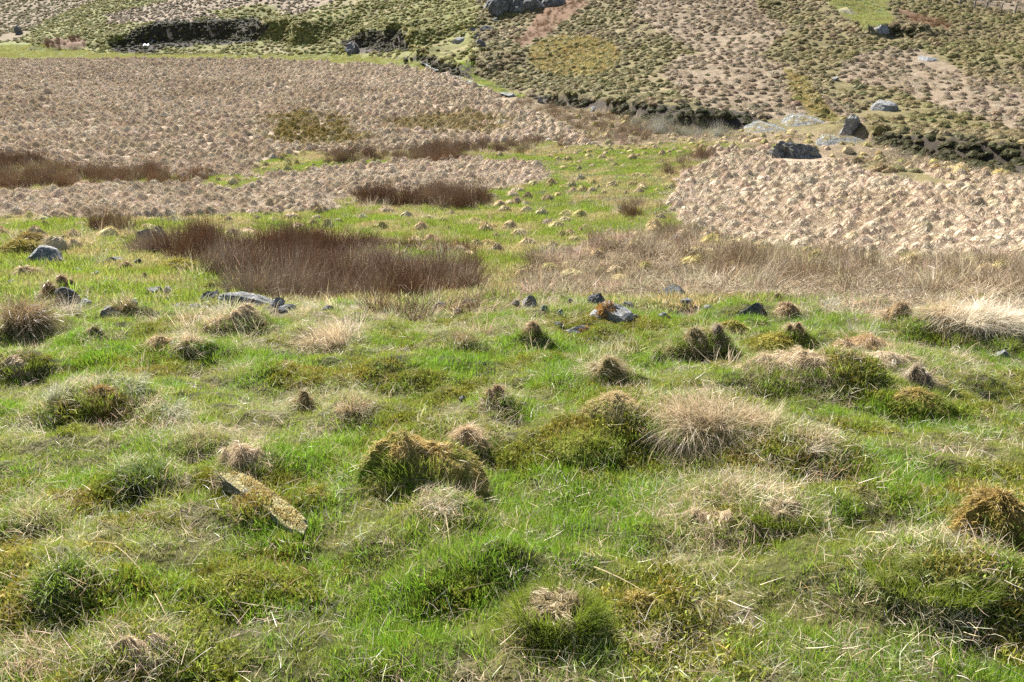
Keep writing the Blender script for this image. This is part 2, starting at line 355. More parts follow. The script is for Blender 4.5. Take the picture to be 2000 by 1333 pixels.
paint('straw', [(1395, 288), (1520, 286), (1620, 306), (1700, 322), (2000, 345), (2300, 350), (2300, 470), (1960, 500), (1700, 508), (1500, 484), (1330, 440), (1300, 400), (1330, 345)])
paint('dry', [(1440, 252), (1700, 258), (1850, 300), (2300, 345), (2300, 356), (2000, 348), (1700, 324), (1620, 308), (1520, 286), (1400, 284)])
paint('peat', [(1690, 258), (1800, 264), (2000, 280), (2300, 300), (2300, 366), (2000, 344), (1880, 326), (1760, 302), (1690, 272)])
paint('peat', [(1040, 186), (1120, 193), (1280, 204), (1480, 222), (1500, 256), (1380, 252), (1290, 236), (1120, 212), (1050, 200)])
paint('olive', [(1660, 315), (1800, 335), (1900, 370), (1800, 360), (1680, 335)])
paint('dry', [(1005, 560), (1030, 510), (1080, 488), (1200, 462), (1340, 446), (1500, 486), (1700, 510), (1960, 502), (2300, 475), (2300, 590), (1900, 585), (1600, 590), (1400, 580), (1200, 588), (1000, 592)])
RUSH_PATCH = [[(-300, 318), (0, 312), (110, 318), (150, 335), (300, 335), (385, 350), (375, 362), (180, 362), (120, 375), (0, 376), (-300, 380)],
              [(610, 298), (720, 305), (880, 285), (1090, 275), (1100, 290), (910, 312), (720, 318), (600, 318)],
              [(655, 392), (700, 374), (830, 384), (960, 380), (972, 402), (900, 410), (780, 402), (660, 412)],
              [(265, 480), (330, 466), (560, 482), (680, 478), (860, 482), (920, 500), (930, 540), (870, 582), (700, 590), (480, 584), (440, 545), (330, 508)],
              [(1190, 415), (1250, 396), (1300, 398), (1290, 420), (1215, 432)],
              [(1290, 330), (1350, 305), (1390, 308), (1370, 325), (1310, 345)],
              [(200, 448), (240, 430), (290, 434), (280, 458), (215, 462)]]
for p in RUSH_PATCH: paint('rush', p)
paint('turf', [(-300, 432), (300, 430), (560, 420), (640, 440), (560, 474), (330, 464), (262, 482), (300, 510), (440, 560), (480, 590), (380, 580), (200, 600), (-300, 610)])
for p in (RUSH_PATCH[6],): paint('rush', p)
paint('dry', [(1750, 590), (2300, 580), (2300, 660), (2000, 668), (1900, 640), (1790, 620)])
paint('dry', [(1600, 592), (1760, 590), (1790, 618), (1700, 622), (1600, 606)])

def zone_at(x, y, z):
    px, py = proj(x, y, z)
    amp = np.clip(1.2 / np.maximum(y, 4) * 60, 3, 16)
    px = px + 3.2 * amp * fbm(x / 1.9, y / 1.9, 21, 4)
    py = py + 1.3 * amp * fbm(x / 1.9, y / 1.9, 22, 4)
    i = np.clip(((py - ZY0) / ZS).astype(int), 0, ZH - 1)
    j = np.clip(((px - ZX0) / ZS).astype(int), 0, ZW - 1)
    return Z[i, j]

# mossy and straw-littered spots of the near slope (pixel, radii, strength)
GOLD = [(820, 880, 120, 70, .9), (540, 965, 120, 45, .9), (1530, 675, 70, 22, 1), (1800, 800, 110, 30, .9), (1270, 1180, 110, 60, .8), (200, 800, 120, 40, .8),
        (30, 715, 60, 30, .9), (310, 660, 60, 30, .7), (1210, 780, 90, 40, .7), (1960, 990, 110, 90, 1), (430, 940, 60, 40, .7), (1440, 1020, 110, 30, .6),
        (1850, 665, 60, 20, .9), (1640, 700, 120, 25, .6), (330, 520, 60, 20, 1), (60, 470, 50, 40, 1), (260, 530, 50, 18, .8), (1370, 640, 60, 20, .7),
        (900, 1150, 110, 40, .3), (500, 1140, 170, 60, .45), (240, 1170, 130, 60, .45), (200, 1250, 160, 50, .3), (1900, 1120, 120, 60, .4), (1150, 640, 160, 30, .5), (720, 730, 90, 30, .4),
        (1500, 930, 140, 40, .35), (1160, 860, 100, 30, .4), (600, 1080, 90, 40, .2), (1650, 840, 100, 40, .3), (20, 1080, 60, 60, .5)]
DRYS = [(470, 890, 70, 60, .8), (900, 840, 80, 40, .8), (1380, 800, 180, 90, .6), (1600, 725, 200, 40, .9), (1440, 985, 130, 45, 1), (1080, 1160, 100, 40, .9),
        (150, 790, 130, 40, .6), (280, 830, 110, 40, .6), (360, 640, 120, 50, .8), (640, 640, 110, 50, .9), (1180, 710, 70, 50, .8), (1700, 640, 120, 60, .5), (1820, 720, 110, 50, .6),
        (90, 1000, 130, 50, .5), (230, 1060, 140, 40, .6), (250, 1290, 150, 40, .8), (60, 1310, 110, 40, .7), (1590, 890, 90, 50, .7), (1350, 1080, 100, 60, .5), (1900, 870, 120, 60, .4),
        (1850, 1030, 100, 40, .5), (1700, 1290, 120, 60, .35), (690, 790, 60, 40, .8), (480, 660, 120, 30, .6), (1270, 960, 100, 40, .3), (1870, 1280, 130, 60, .35), (750, 1080, 70, 50, .4), (20, 850, 60, 60, .4), (1920, 632, 150, 46, 1.0),
        (1330, 940, 90, 30, .4), (1000, 640, 130, 25, .8), (800, 620, 160, 18, .9), (1500, 1200, 120, 50, .3), (60, 640, 100, 30, .6), (150, 612, 220, 16, .8), (420, 618, 160, 18, .9), (620, 610, 160, 16, .9), (1000, 606, 200, 14, .9), (1250, 604, 120, 12, .7), (1640, 600, 160, 12, .8)]
def near_mix(x, y, z):
    px, py = proj(x, y, z)
    g = np.zeros(np.shape(x)); d = np.zeros(np.shape(x))
    wob = fbm(x / 0.5, y / 0.5, 31, 3)
    for cx, cy, rx, ry, s in GOLD:
        g = np.maximum(g, s * (1 - sstep(0.45, 1.15, np.hypot((px - cx) / rx, (py - cy) / ry) + wob)))
    for cx, cy, rx, ry, s in DRYS:
        d = np.maximum(d, s * (1 - sstep(0.45, 1.15, np.hypot((px - cx) / rx, (py - cy) / ry) + wob * 1.2)))
    g = np.maximum(g, 0.55 * sstep(0.12, 0.34, fbm(x / 0.55 + 9, y / 0.55, 32, 3)))
    d = np.maximum(d, 0.5 * sstep(0.10, 0.36, fbm(x / 0.7 - 4, y / 0.7, 33, 3)))
    return g, d

# own colours (linear) of each kind of ground and of what grows on it
GCOL = dict(turf=(.05, .05, .014), straw=(.30, .225, .15), olive=(.145, .118, .05), hillgreen=(.155, .145, .042), dry=(.19, .14, .08), rush=(.13, .08, .042),
            peat=(.05, .038, .026), redbrown=(.15, .085, .045), shortgreen=(.135, .145, .04), hillstraw=(.22, .165, .105), stream=(.05, .045, .035), mutedfar=(.17, .125, .07), goldmoss=(.17, .14, .045))
GC = np.array([GCOL[k] for k in ZN])

# ------------------------------------------------------------------ materials
def new_mat(name):
    m = bpy.data.materials.new(name)
    m.use_nodes = True
    return m, m.node_tree.nodes, m.node_tree.links
def ground_mat():
    m, N, L = new_mat('moorland_ground')
    b = N['Principled BSDF']
    at = N.new('ShaderNodeAttribute'); at.attribute_name = 'cover'
    tc = N.new('ShaderNodeTexCoord')
    n1 = N.new('ShaderNodeTexNoise'); n1.inputs['Scale'].default_value = 1.7; n1.inputs['Detail'].default_value = 8
    n2 = N.new('ShaderNodeTexNoise'); n2.inputs['Scale'].default_value = 14; n2.inputs['Detail'].default_value = 6
    for q in (n1, n2): L.new(tc.outputs['Object'], q.inputs['Vector'])
    r1 = N.new('ShaderNodeMapRange'); r1.inputs[1].default_value = .3; r1.inputs[2].default_value = .7; r1.inputs[3].default_value = .72; r1.inputs[4].default_value = 1.3
    r2 = N.new('ShaderNodeMapRange'); r2.inputs[1].default_value = .3; r2.inputs[2].default_value = .7; r2.inputs[3].default_value = .6; r2.inputs[4].default_value = 1.4
    L.new(n1.outputs[0], r1.inputs[0]); L.new(n2.outputs[0], r2.inputs[0])
    mu = N.new('ShaderNodeMath'); mu.operation = 'MULTIPLY'; L.new(r1.outputs[0], mu.inputs[0]); L.new(r2.outputs[0], mu.inputs[1])
    vm = N.new('ShaderNodeVectorMath'); vm.operation = 'SCALE'; L.new(at.outputs['Color'], vm.inputs[0]); L.new(mu.outputs[0], vm.inputs['Scale'])
    L.new(vm.outputs[0], b.inputs['Base Color'])
    b.inputs['Roughness'].default_value = .95
    b.inputs['Specular IOR Level'].default_value = .15
    bp = N.new('ShaderNodeBump'); bp.inputs['Strength'].default_value = .9; bp.inputs['Distance'].default_value = .08
    L.new(n2.outputs[0], bp.inputs['Height']); L.new(bp.outputs[0], b.inputs['Normal'])
    return m
def blade_mat(name, trans, rough=.5, spec=.35, own=None, lumpy=False, spread=.3):
    # colour from two tints of the plant (own property or the scatter's), mixed blade by blade
    m, N, L = new_mat(name)
    out = N['Material Output']; b = N['Principled BSDF']
    if own is None:
        t1 = N.new('ShaderNodeAttribute'); t1.attribute_type = 'INSTANCER'; t1.attribute_name = 'tint'
        t2 = N.new('ShaderNodeAttribute'); t2.attribute_type = 'INSTANCER'; t2.attribute_name = 'tint2'
        c1, c2 = t1.outputs['Color'], t2.outputs['Color']
    else:
        q1 = N.new('ShaderNodeRGB'); q1.outputs[0].default_value = (*own[0], 1)
        q2 = N.new('ShaderNodeRGB'); q2.outputs[0].default_value = (*own[1], 1)
        c1, c2 = q1.outputs[0], q2.outputs[0]
    br = N.new('ShaderNodeAttribute'); br.attribute_name = 'shade'
    sx = N.new('ShaderNodeSeparateXYZ'); L.new(br.outputs['Vector'], sx.inputs[0])
    mx = N.new('ShaderNodeMix'); mx.data_type = 'RGBA'
    L.new(sx.outputs[0], mx.inputs['Factor']); L.new(c1, mx.inputs['A']); L.new(c2, mx.inputs['B'])
    mr = N.new('ShaderNodeMapRange'); mr.inputs[3].default_value = 1 - spread; mr.inputs[4].default_value = 1 + spread
    L.new(sx.outputs[1], mr.inputs[0])
    vm = N.new('ShaderNodeVectorMath'); vm.operation = 'SCALE'; L.new(mx.outputs['Result'], vm.inputs[0]); L.new(mr.outputs[0], vm.inputs['Scale'])
    L.new(vm.outputs[0], b.inputs['Base Color'])
    b.inputs['Roughness'].default_value = rough
    b.inputs['Specular IOR Level'].default_value = spec
    if lumpy:
        tc = N.new('ShaderNodeTexCoord')
        q = N.new('ShaderNodeTexNoise'); q.inputs['Scale'].default_value = 55; q.inputs['Detail'].default_value = 6; q.inputs['Roughness'].default_value = .75
        L.new(tc.outputs['Object'], q.inputs['Vector'])
        m2 = N.new('ShaderNodeMapRange'); m2.inputs[1].default_value = .32; m2.inputs[2].default_value = .68; m2.inputs[3].default_value = .45; m2.inputs[4].default_value = 1.35
        L.new(q.outputs[0], m2.inputs[0])
        v2 = N.new('ShaderNodeVectorMath'); v2.operation = 'SCALE'; L.new(vm.outputs[0], v2.inputs[0]); L.new(m2.outputs[0], v2.inputs['Scale'])
        vm = v2
        L.new(vm.outputs[0], b.inputs['Base Color'])
        bp = N.new('ShaderNodeBump'); bp.inputs['Strength'].default_value = 1; bp.inputs['Distance'].default_value = .03
        L.new(q.outputs[0], bp.inputs['Height']); L.new(bp.outputs[0], b.inputs['Normal'])
    tr = N.new('ShaderNodeBsdfTranslucent'); L.new(vm.outputs[0], tr.inputs['Color'])
    ms = N.new('ShaderNodeMixShader'); ms.inputs[0].default_value = trans
    L.new(b.outputs[0], ms.inputs[1]); L.new(tr.outputs[0], ms.inputs[2]); L.new(ms.outputs[0], out.inputs['Surface'])
    return m
def rock_mat(name, base, dark, moss, moss_amt, lich=.5, k=1.0):
    m, N, L = new_mat(name)
    b = N['Principled BSDF']
    tc = N.new('ShaderNodeTexCoord')
    def noise(s, d=6, rg=.6):
        q = N.new('ShaderNodeTexNoise'); q.inputs['Scale'].default_value = s; q.inputs['Detail'].default_value = d; q.inputs['Roughness'].default_value = rg
        L.new(tc.outputs['Object'], q.inputs['Vector']); return q
    a = noise(5 * k); c = noise(24 * k); e = noise(70 * k, 3); mo = noise(7 * k, 8, .7)
    cr = N.new('ShaderNodeValToRGB'); cr.color_ramp.elements[0].position = .36; cr.color_ramp.elements[1].position = .68
    cr.color_ramp.elements[0].color = (*dark, 1); cr.color_ramp.elements[1].color = (*base, 1)
    L.new(a.outputs[0], cr.inputs[0])
    lr = N.new('ShaderNodeMapRange'); lr.inputs[1].default_value = .52; lr.inputs[2].default_value = .62; lr.inputs[4].default_value = lich
    L.new(c.outputs[0], lr.inputs[0])
    m1 = N.new('ShaderNodeMix'); m1.data_type = 'RGBA'; m1.inputs['B'].default_value = (.52, .53, .50, 1)
    L.new(lr.outputs[0], m1.inputs['Factor']); L.new(cr.outputs[0], m1.inputs['A'])
    ge = N.new('ShaderNodeNewGeometry'); sx = N.new('ShaderNodeSeparateXYZ'); L.new(ge.outputs['Normal'], sx.inputs[0])
    ad = N.new('ShaderNodeMath'); ad.operation = 'MULTIPLY_ADD'; ad.inputs[1].default_value = .35; L.new(sx.outputs[2], ad.inputs[0]); L.new(mo.outputs[0], ad.inputs[2])
    mr = N.new('ShaderNodeMapRange'); mr.inputs[1].default_value = 1.0 - moss_amt; mr.inputs[2].default_value = 1.06 - moss_amt
    L.new(ad.outputs[0], mr.inputs[0])
    m2 = N.new('ShaderNodeMix'); m2.data_type = 'RGBA'; m2.inputs['B'].default_value = (*moss, 1)
    L.new(mr.outputs[0], m2.inputs['Factor']); L.new(m1.outputs['Result'], m2.inputs['A'])
    L.new(m2.outputs['Result'], b.inputs['Base Color'])
    b.inputs['Roughness'].default_value = .85; b.inputs['Specular IOR Level'].default_value = .2
    bp = N.new('ShaderNodeBump'); bp.inputs['Strength'].default_value = 1; bp.inputs['Distance'].default_value = .05 / k ** .4
    vo = N.new('ShaderNodeTexVoronoi'); vo.feature = 'DISTANCE_TO_EDGE'; vo.inputs['Scale'].default_value = 7 * k
    wp = N.new('ShaderNodeVectorMath'); wp.operation = 'ADD'; L.new(tc.outputs['Object'], wp.inputs[0]); L.new(a.outputs['Color'], wp.inputs[1]); L.new(wp.outputs[0], vo.inputs['Vector'])
    vm_ = N.new('ShaderNodeMapRange'); vm_.inputs[2].default_value = .06; L.new(vo.outputs[0], vm_.inputs[0])
    ad3 = N.new('ShaderNodeMath'); ad3.operation = 'ADD'; L.new(c.outputs[0], ad3.inputs[0]); L.new(vm_.outputs[0], ad3.inputs[1])
    ad2 = N.new('ShaderNodeMath'); ad2.operation = 'ADD'; L.new(ad3.outputs[0], ad2.inputs[0]); L.new(e.outputs[0], ad2.inputs[1])
    L.new(ad2.outputs[0], bp.inputs['Height']); L.new(bp.outputs[0], b.inputs['Normal'])
    return m
def plain_mat(name, c, rough=.8):
    m, N, L = new_mat(name)
    b = N['Principled BSDF']
    tc = N.new('ShaderNodeTexCoord'); q = N.new('ShaderNodeTexNoise'); q.inputs['Scale'].default_value = 9; q.inputs['Detail'].default_value = 6
    L.new(tc.outputs['Object'], q.inputs['Vector'])
    mr = N.new('ShaderNodeMapRange'); mr.inputs[3].default_value = .6; mr.inputs[4].default_value = 1.35; L.new(q.outputs[0], mr.inputs[0])
    vm = N.new('ShaderNodeVectorMath'); vm.operation = 'SCALE'; vm.inputs[0].default_value = c; L.new(mr.outputs[0], vm.inputs['Scale'])
    L.new(vm.outputs[0], b.inputs['Base Color']); b.inputs['Roughness'].default_value = rough
    return m
def water_mat():
    m, N, L = new_mat('stream_water')
    b = N['Principled BSDF']
    tc = N.new('ShaderNodeTexCoord')
    q = N.new('ShaderNodeTexNoise'); q.inputs['Scale'].default_value = 1.6; q.inputs['Detail'].default_value = 6
    L.new(tc.outputs['Object'], q.inputs['Vector'])
    cr = N.new('ShaderNodeValToRGB'); cr.color_ramp.elements[0].position = .46; cr.color_ramp.elements[1].position = .60
    cr.color_ramp.elements[0].color = (.03, .028, .022, 1); cr.color_ramp.elements[1].color = (.75, .78, .8, 1)
    L.new(q.outputs[0], cr.inputs[0]); L.new(cr.outputs[0], b.inputs['Base Color'])
    b.inputs['Roughness'].default_value = .12
    bp = N.new('ShaderNodeBump'); bp.inputs['Strength'].default_value = .6; bp.inputs['Distance'].default_value = .1
    L.new(q.outputs[0], bp.inputs['Height']); L.new(bp.outputs[0], b.inputs['Normal'])
    return m
M_GROUND = ground_mat()
M_GREEN = blade_mat('green_blades', .48, .45, .3)
M_DEAD = blade_mat('dead_blades', .36, .42, .4)
M_MAT = blade_mat('matted_straw', .06, .8, .1, spread=.13)
M_CORE = blade_mat('moss_core', .0, .85, .1, None, True)
M_MOSS = blade_mat('moss_sprigs', .25, .7, .15)
M_ROCK = rock_mat('grey_rock', (.52, .505, .475), (.21, .205, .19), (.20, .16, .04), .10)
M_ROCKD = rock_mat('dark_rock', (.30, .292, .275), (.10, .098, .093), (.13, .11, .03), .12, .2)
M_ROCKM = rock_mat('mossy_rock', (.40, .38, .32), (.17, .16, .13), (.42, .35, .15), .30)
M_ROCKS = rock_mat('outcrop_rock', (.31, .30, .27), (.12, .117, .105), (.23, .185, .085), .19, .5, .22)
M_ROCKS2 = rock_mat('mossed_dark_rock', (.24, .235, .22), (.08, .078, .072), (.22, .19, .075), .22, .2, .25)
M_CRAG_SHADE = rock_mat('shaded_crag_rock', (.20, .195, .18), (.07, .069, .065), (.12, .12, .03), .13, .3, .15)  # the crag's shade is put into this darker rock colour
M_WATER = water_mat()
M_WOOD = plain_mat('weathered_post', (.16, .135, .11))
M_WIRE = plain_mat('fence_wire', (.2, .2, .2), .5)

# ------------------------------------------------------------------ mesh helpers
def mesh_tris(name, verts, tris, mats, shade=None, mat_idx=None, smooth=False):
    me = bpy.data.meshes.new(name)
    verts = np.asarray(verts, np.float32); tris = np.asarray(tris, np.int32)
    me.vertices.add(len(verts)); me.vertices.foreach_set('co', verts.ravel())
    k = len(tris)
    me.loops.add(k * 3); me.polygons.add(k)
    me.loops.foreach_set('vertex_index', tris.ravel())
    me.polygons.foreach_set('loop_start', np.arange(0, k * 3, 3, dtype=np.int32))
    for m in mats: me.materials.append(m)
    if mat_idx is not None: me.polygons.foreach_set('material_index', np.asarray(mat_idx, np.int32))
    me.polygons.foreach_set('use_smooth', np.full(k, smooth))
    if shade is not None:
        a = me.attributes.new('shade', 'FLOAT_VECTOR', 'POINT')
        a.data.foreach_set('vector', np.asarray(shade, np.float32).ravel())
    me.update(calc_edges=True)
    return me
def link(name, me, parent=None):
    o = bpy.data.objects.new(name, me); COL.objects.link(o)
    if parent is not None: o.parent = parent
    return o
def tag(o, label=None, cat=None, group=None, kind=None, tint=None, tint2=None):
    if label: o['label'] = label
    if cat: o['category'] = cat
    if group: o['group'] = group
    if kind: o['kind'] = kind
    if tint is not None: o['tint'] = [float(c) for c in tint]
    if tint2 is not None: o['tint2'] = [float(c) for c in tint2]
    return o
def blades(base, dirn, length, droop, width, rg, seg=2, tip=0.0, side=None, kink=0.0):
    """ribbons: each starts at base, sets off along dirn and bends down; returns verts, tris, shade"""
    n = len(base)
    dirn = dirn / np.maximum(np.linalg.norm(dirn, axis=1, keepdims=True), 1e-6)
    if side is None: side = rg.normal(size=(n, 3))
    s = np.cross(dirn, side); s /= np.maximum(np.linalg.norm(s, axis=1, keepdims=True), 1e-6)
    bend = rg.normal(size=(n, 3)) * kink
    L = length[:, None]
    V = np.zeros((n, 2 * seg + 1, 3))
    for k in range(seg + 1):
        t = k / seg
        p = base + dirn * L * t + np.array([0, 0, -1.0]) * droop[:, None] * L * t * t + bend * L * t * (1 - t)
        wd = (width * (1 - t) ** 0.6 * 0.5)[:, None]
        if k < seg:
            V[:, 2 * k] = p - s * wd; V[:, 2 * k + 1] = p + s * wd
        else: V[:, 2 * seg] = p
    T = []
    for k in range(seg - 1):
        a = 2 * k
        T += [(a, a + 1, a + 3), (a, a + 3, a + 2)]
    a = 2 * (seg - 1)
    T.append((a, a + 1, a + 2))
    T = np.array(T)
    tris = (T[None] + (np.arange(n) * (2 * seg + 1))[:, None, None]).reshape(-1, 3)
    sh = np.zeros((n, 2 * seg + 1, 3))
    sh[:, :, 0] = rg.random(n)[:, None]; sh[:, :, 1] = rg.random(n)[:, None]
    return V.reshape(-1, 3), tris, sh.reshape(-1, 3)
def merge(parts):
    V, T, S, M = [], [], [], []
    o = 0
    for p in parts:
        v, t, s = p[:3]
        V.append(v); T.append(t + o); S.append(s); o += len(v)
        M.append(np.full(len(t), p[3] if len(p) > 3 else 0))
    return np.concatenate(V), np.concatenate(T), np.concatenate(S), np.concatenate(M)
def unit_disc(n, rg, r=1.0):
    a = rg.random(n) * 2 * math.pi; q = np.sqrt(rg.random(n)) * r
    return q * np.cos(a), q * np.sin(a)
def dome(rx, ry, h, rg, nu=20, nv=7, prof=1.0, lump=0.15, sink=0.05):
    """a lumpy mound: verts, tris, shade, and a function giving its surface"""
    sd = int(rg.integers(1000))
    V = []
    def surf(a, t):                              # t 0 foot .. 1 top
        r = np.cos(t * math.pi / 2) ** prof
        k = 1 + lump * 1.5 * fbm(np.cos(a) * 1.4 + 5 + 1.9 * t, np.sin(a) * 1.4 + 5 - 1.6 * t, sd, 2) + lump * .9 * fbm(np.cos(a) * 3.5 + 5 * t, np.sin(a) * 3.5 - 4 * t, sd + 7, 3)
        return np.stack([np.cos(a) * r * rx * k, np.sin(a) * r * ry * k, np.sin(t * math.pi / 2) * h * (0.6 + 0.4 * k) - sink * (1 - t)], -1)
    for j in range(nv):
        t = np.full(nu, j / nv); a = np.arange(nu) / nu * 2 * math.pi
        V.append(surf(a, t))
    V = np.concatenate(V + [surf(np.array([0.0]), np.array([1.0]))])
    T = []
    for j in range(nv - 1):
        for i in range(nu):
            a, b = j * nu + i, j * nu + (i + 1) % nu
            T += [(a, b, b + nu), (a, b + nu, a + nu)]
    for i in range(nu): T.append(((nv - 1) * nu + i, (nv - 1) * nu + (i + 1) % nu, nv * nu))
    S = np.zeros((len(V), 3)); S[:, 0] = rg.random(len(V)); S[:, 1] = .2 + .5 * rg.random(len(V))
    return V, np.array(T), S, surf
def locks(x, y, rg, k):
    """which lock of hair each blade belongs to"""
    cx, cy = x[:k], y[:k]
    out = np.empty(len(x), int)
    for i in range(0, len(x), 2000):
        s = slice(i, i + 2000)
        out[s] = np.argmin((x[s, None] - cx) ** 2 + (y[s, None] - cy) ** 2, axis=1)
    return out
def mop(rx, ry, h, n, L, wd, rg, droop=0.9, prof=1.0, up=0.6, lump=.22, seg=3, sink=.05, nu=16, nv=5, core_mat=0, comb=None, tmin=0.0, per=28, wild=.45):
    """tussock: a mound thatched with locks of blades that start up the slope and hang down over it"""
    V, T, S, surf = dome(rx * .84, ry * .84, h * .80, rg, nu, nv, prof, lump, sink)
    a = rg.random(n) * 2 * math.pi
    t = tmin + (1 - tmin) * rg.random(n) ** 1.1
    b = surf(a, t)
    lk = locks(b[:, 0], b[:, 1], rg, max(6, n // per))
    K = lk.max() + 1
    ldir = rg.normal(size=(K, 3)) * wild; lds = rg.random(K); lln = .55 + .8 * rg.random(K); ldr = .5 + rg.random(K); lc = rg.random(K)
    wind = rg.normal(size=3) * .22; wind[2] = 0
    out = np.stack([np.cos(a), np.sin(a), np.zeros(n)], -1)
    d = out * (0.75 - .35 * t)[:, None] + np.array([0, 0, 1.0]) * (up * (0.4 + lds[lk]))[:, None] + ldir[lk] + rg.normal(size=(n, 3)) * 0.16 + wind
    if comb is not None: d += np.array(comb)[None]
    ln = L * lln[lk] * (0.6 + 0.6 * rg.random(n))
    stray = rg.random(n) < .06
    d[stray] += rg.normal(size=(stray.sum(), 3)) * .5; ln[stray] *= 1.35
    B = blades(b, d, ln, droop * ldr[lk] * (0.8 + .4 * rg.random(n)), wd * (0.5 + 0.9 * rg.random(n)), rg, seg, kink=.16)
    k = 2 * seg + 1
    B[2][:, 0] = np.clip(np.repeat(lc[lk] * .7 + .3 * rg.random(n), k), 0, 1)
    return (V, T, S, core_mat), B

# ------------------------------------------------------------------ ground sheet
zz = zone_at(GX, GY, H)
cov = GC[zz]
g_, d_ = near_mix(GX, GY, H)
nm = ((GY < 11.5) & (zz == 0))[..., None] * 1.0
cov = cov * (1 - nm * g_[..., None]) + nm * g_[..., None] * np.array([.12, .105, .022])
cov = cov * (1 - nm * d_[..., None] * .8) + nm * d_[..., None] * .8 * np.array([.13, .10, .05])
rocky = sstep(0.16, 0.3, fbm(GX / 5.0, GY / 3.0, 61, 4))[..., None]
hill = np.isin(zz, [ZI['olive'], ZI['hillgreen']])[..., None] * sstep(50, 60, GY)[..., None]
cov = cov * (1 - .5 * hill * rocky) + .5 * hill * rocky * np.array([.26, .195, .115])
idx = np.arange(NR * NS).reshape(NR, NS)
q = np.stack([idx[:-1, :-1], idx[:-1, 1:], idx[1:, 1:], idx[1:, :-1]], -1).reshape(-1, 4)
tri = np.concatenate([q[:, [0, 1, 2]], q[:, [0, 2, 3]]])
me = mesh_tris('ground', np.stack([GX, GY, H], -1).reshape(-1, 3), tri, [M_GROUND], smooth=True)
a = me.attributes.new('cover', 'FLOAT_COLOR', 'POINT')
a.data.foreach_set('color', np.concatenate([cov.reshape(-1, 3), np.ones((NR * NS, 1))], 1).astype(np.float32).ravel())
og = link('ground', me)
tag(og, 'rough grassy valley ground running from the near slope to the far hillside', kind='structure')

# ------------------------------------------------------------------ stream
def ribbon(name, pix, half):
    pts = np.array([ground(*p) for p in pix])
    P = []
    for a, b in zip(pts[:-1], pts[1:]):
        for t in np.linspace(0, 1, 6, endpoint=False): P.append(a + (b - a) * t)
    P = np.array(P + [pts[-1]])
    d = np.gradient(P[:, :2], axis=0); d /= np.linalg.norm(d, axis=1, keepdims=True)
    nrm = np.stack([-d[:, 1], d[:, 0]], -1)
    wv = half * (0.7 + 0.9 * np.abs(fbm(P[:, 0], P[:, 1], 44, 2)) * 2)
    zc = hgt(P[:, 0], P[:, 1])
    zc = np.convolve(np.pad(zc, 3, mode='edge'), np.ones(7) / 7, 'valid') + .10
    V = []
    for k in (-1, -.33, .33, 1):
        xy = P[:, :2] + nrm * (k * wv)[:, None]
        V.append(np.stack([xy[:, 0], xy[:, 1], zc], -1))
    V = np.stack(V, 1)
    nP = len(P); V = V.reshape(-1, 3)
    T = []
    for i in range(nP - 1):
        for k in range(3):
            a = i * 4 + k
            T += [(a, a + 4, a + 5), (a, a + 5, a + 1)]
    return link(name, mesh_tris(name, V, T, [M_WATER], smooth=True))
tag(ribbon('stream', [(826, 121), (846, 134), (868, 143), (890, 151), (912, 160), (940, 170)], .42), 'white water of the stream below the dark bank', kind='structure')
tag(ribbon('stream', [(975, 184), (990, 185), (1006, 189)], .55), 'small pale pool of the stream', kind='structure')
tag(ribbon('stream', [(284, 92), (289, 86), (296, 78)], .5), 'white trickle running down the dark peat bank', kind='structure')

exec_objects = True
# ------------------------------------------------------------------ rocks
def rock_mesh(name, rx, ry, rz, seed, mat, cuts=7, sub=3, rough=.10, tilt=0.0, smooth=False, boxy=1.0):
    import bmesh
    rg = np.random.default_rng(seed)
    bm = bmesh.new()
    bmesh.ops.create_icosphere(bm, subdivisions=sub, radius=1.0)
    P = np.array([v.co[:] for v in bm.verts])
    if boxy < 1: P = np.sign(P) * np.abs(P) ** boxy
    for k in range(cuts):                        # flat breaks
        nrm = rg.normal(size=3); nrm[2] = abs(nrm[2]) * .8 + .35 * (k % 2); nrm /= np.linalg.norm(nrm)
        dd = P @ nrm; lim = .45 + .35 * rg.random()
        P = P - nrm * np.maximum(dd - lim, 0)[:, None]
    P = P / np.abs(P).max(axis=0)
    k = fbm(P[:, 0] * 1.7 + P[:, 2] * 1.3 + seed, P[:, 1] * 1.7 - P[:, 2] * .8, seed, 4)
    k2 = fbm(P[:, 0] * 5 + P[:, 2] * 4 + seed, P[:, 1] * 5 - P[:, 2] * 3, seed + 3, 2)
    P = P * (1 + rough * 2 * k + rough * .7 * k2)[:, None]
    P = P * np.array([rx, ry, rz])
    ca, sa = math.cos(tilt), math.sin(tilt)
    P = np.stack([P[:, 0] * ca + P[:, 2] * sa, P[:, 1], -P[:, 0] * sa + P[:, 2] * ca], -1)
    T = np.array([[v.index for v in f.verts] for f in bm.faces])
    bm.free()
    return mesh_tris(name, P, T, [mat], smooth=smooth)
ROCK_AT = []
ROCKS_G = 'grey stones lying in the moorland grass'
def rock(name, px, py, wpx, hpx, label, mat, seed, depth=.8, yaw=0.0, tilt=0.0, cat='rock', bury=.35, group=ROCKS_G, cuts=7, sub=3, rough=.17, pitch=.3):
    p = ground(px, py); m = mpp(p)
    rx, rz = wpx * m / 2, hpx * m / (2 - 2 * bury) 
    me = rock_mesh(name, rx, rx * depth, rz, seed, mat, cuts, sub, rough, tilt)
    o = link(name, me)
    o.location = (p[0], p[1] + rx * depth * .4, p[2] + rz * (1 - 2 * bury) - .01)
    o.rotation_euler = (pitch, 0, yaw)
    ROCK_AT.append((p[0], p[1] + rx * depth * .4, rx))
    tag(o, label, cat, group)
    return o
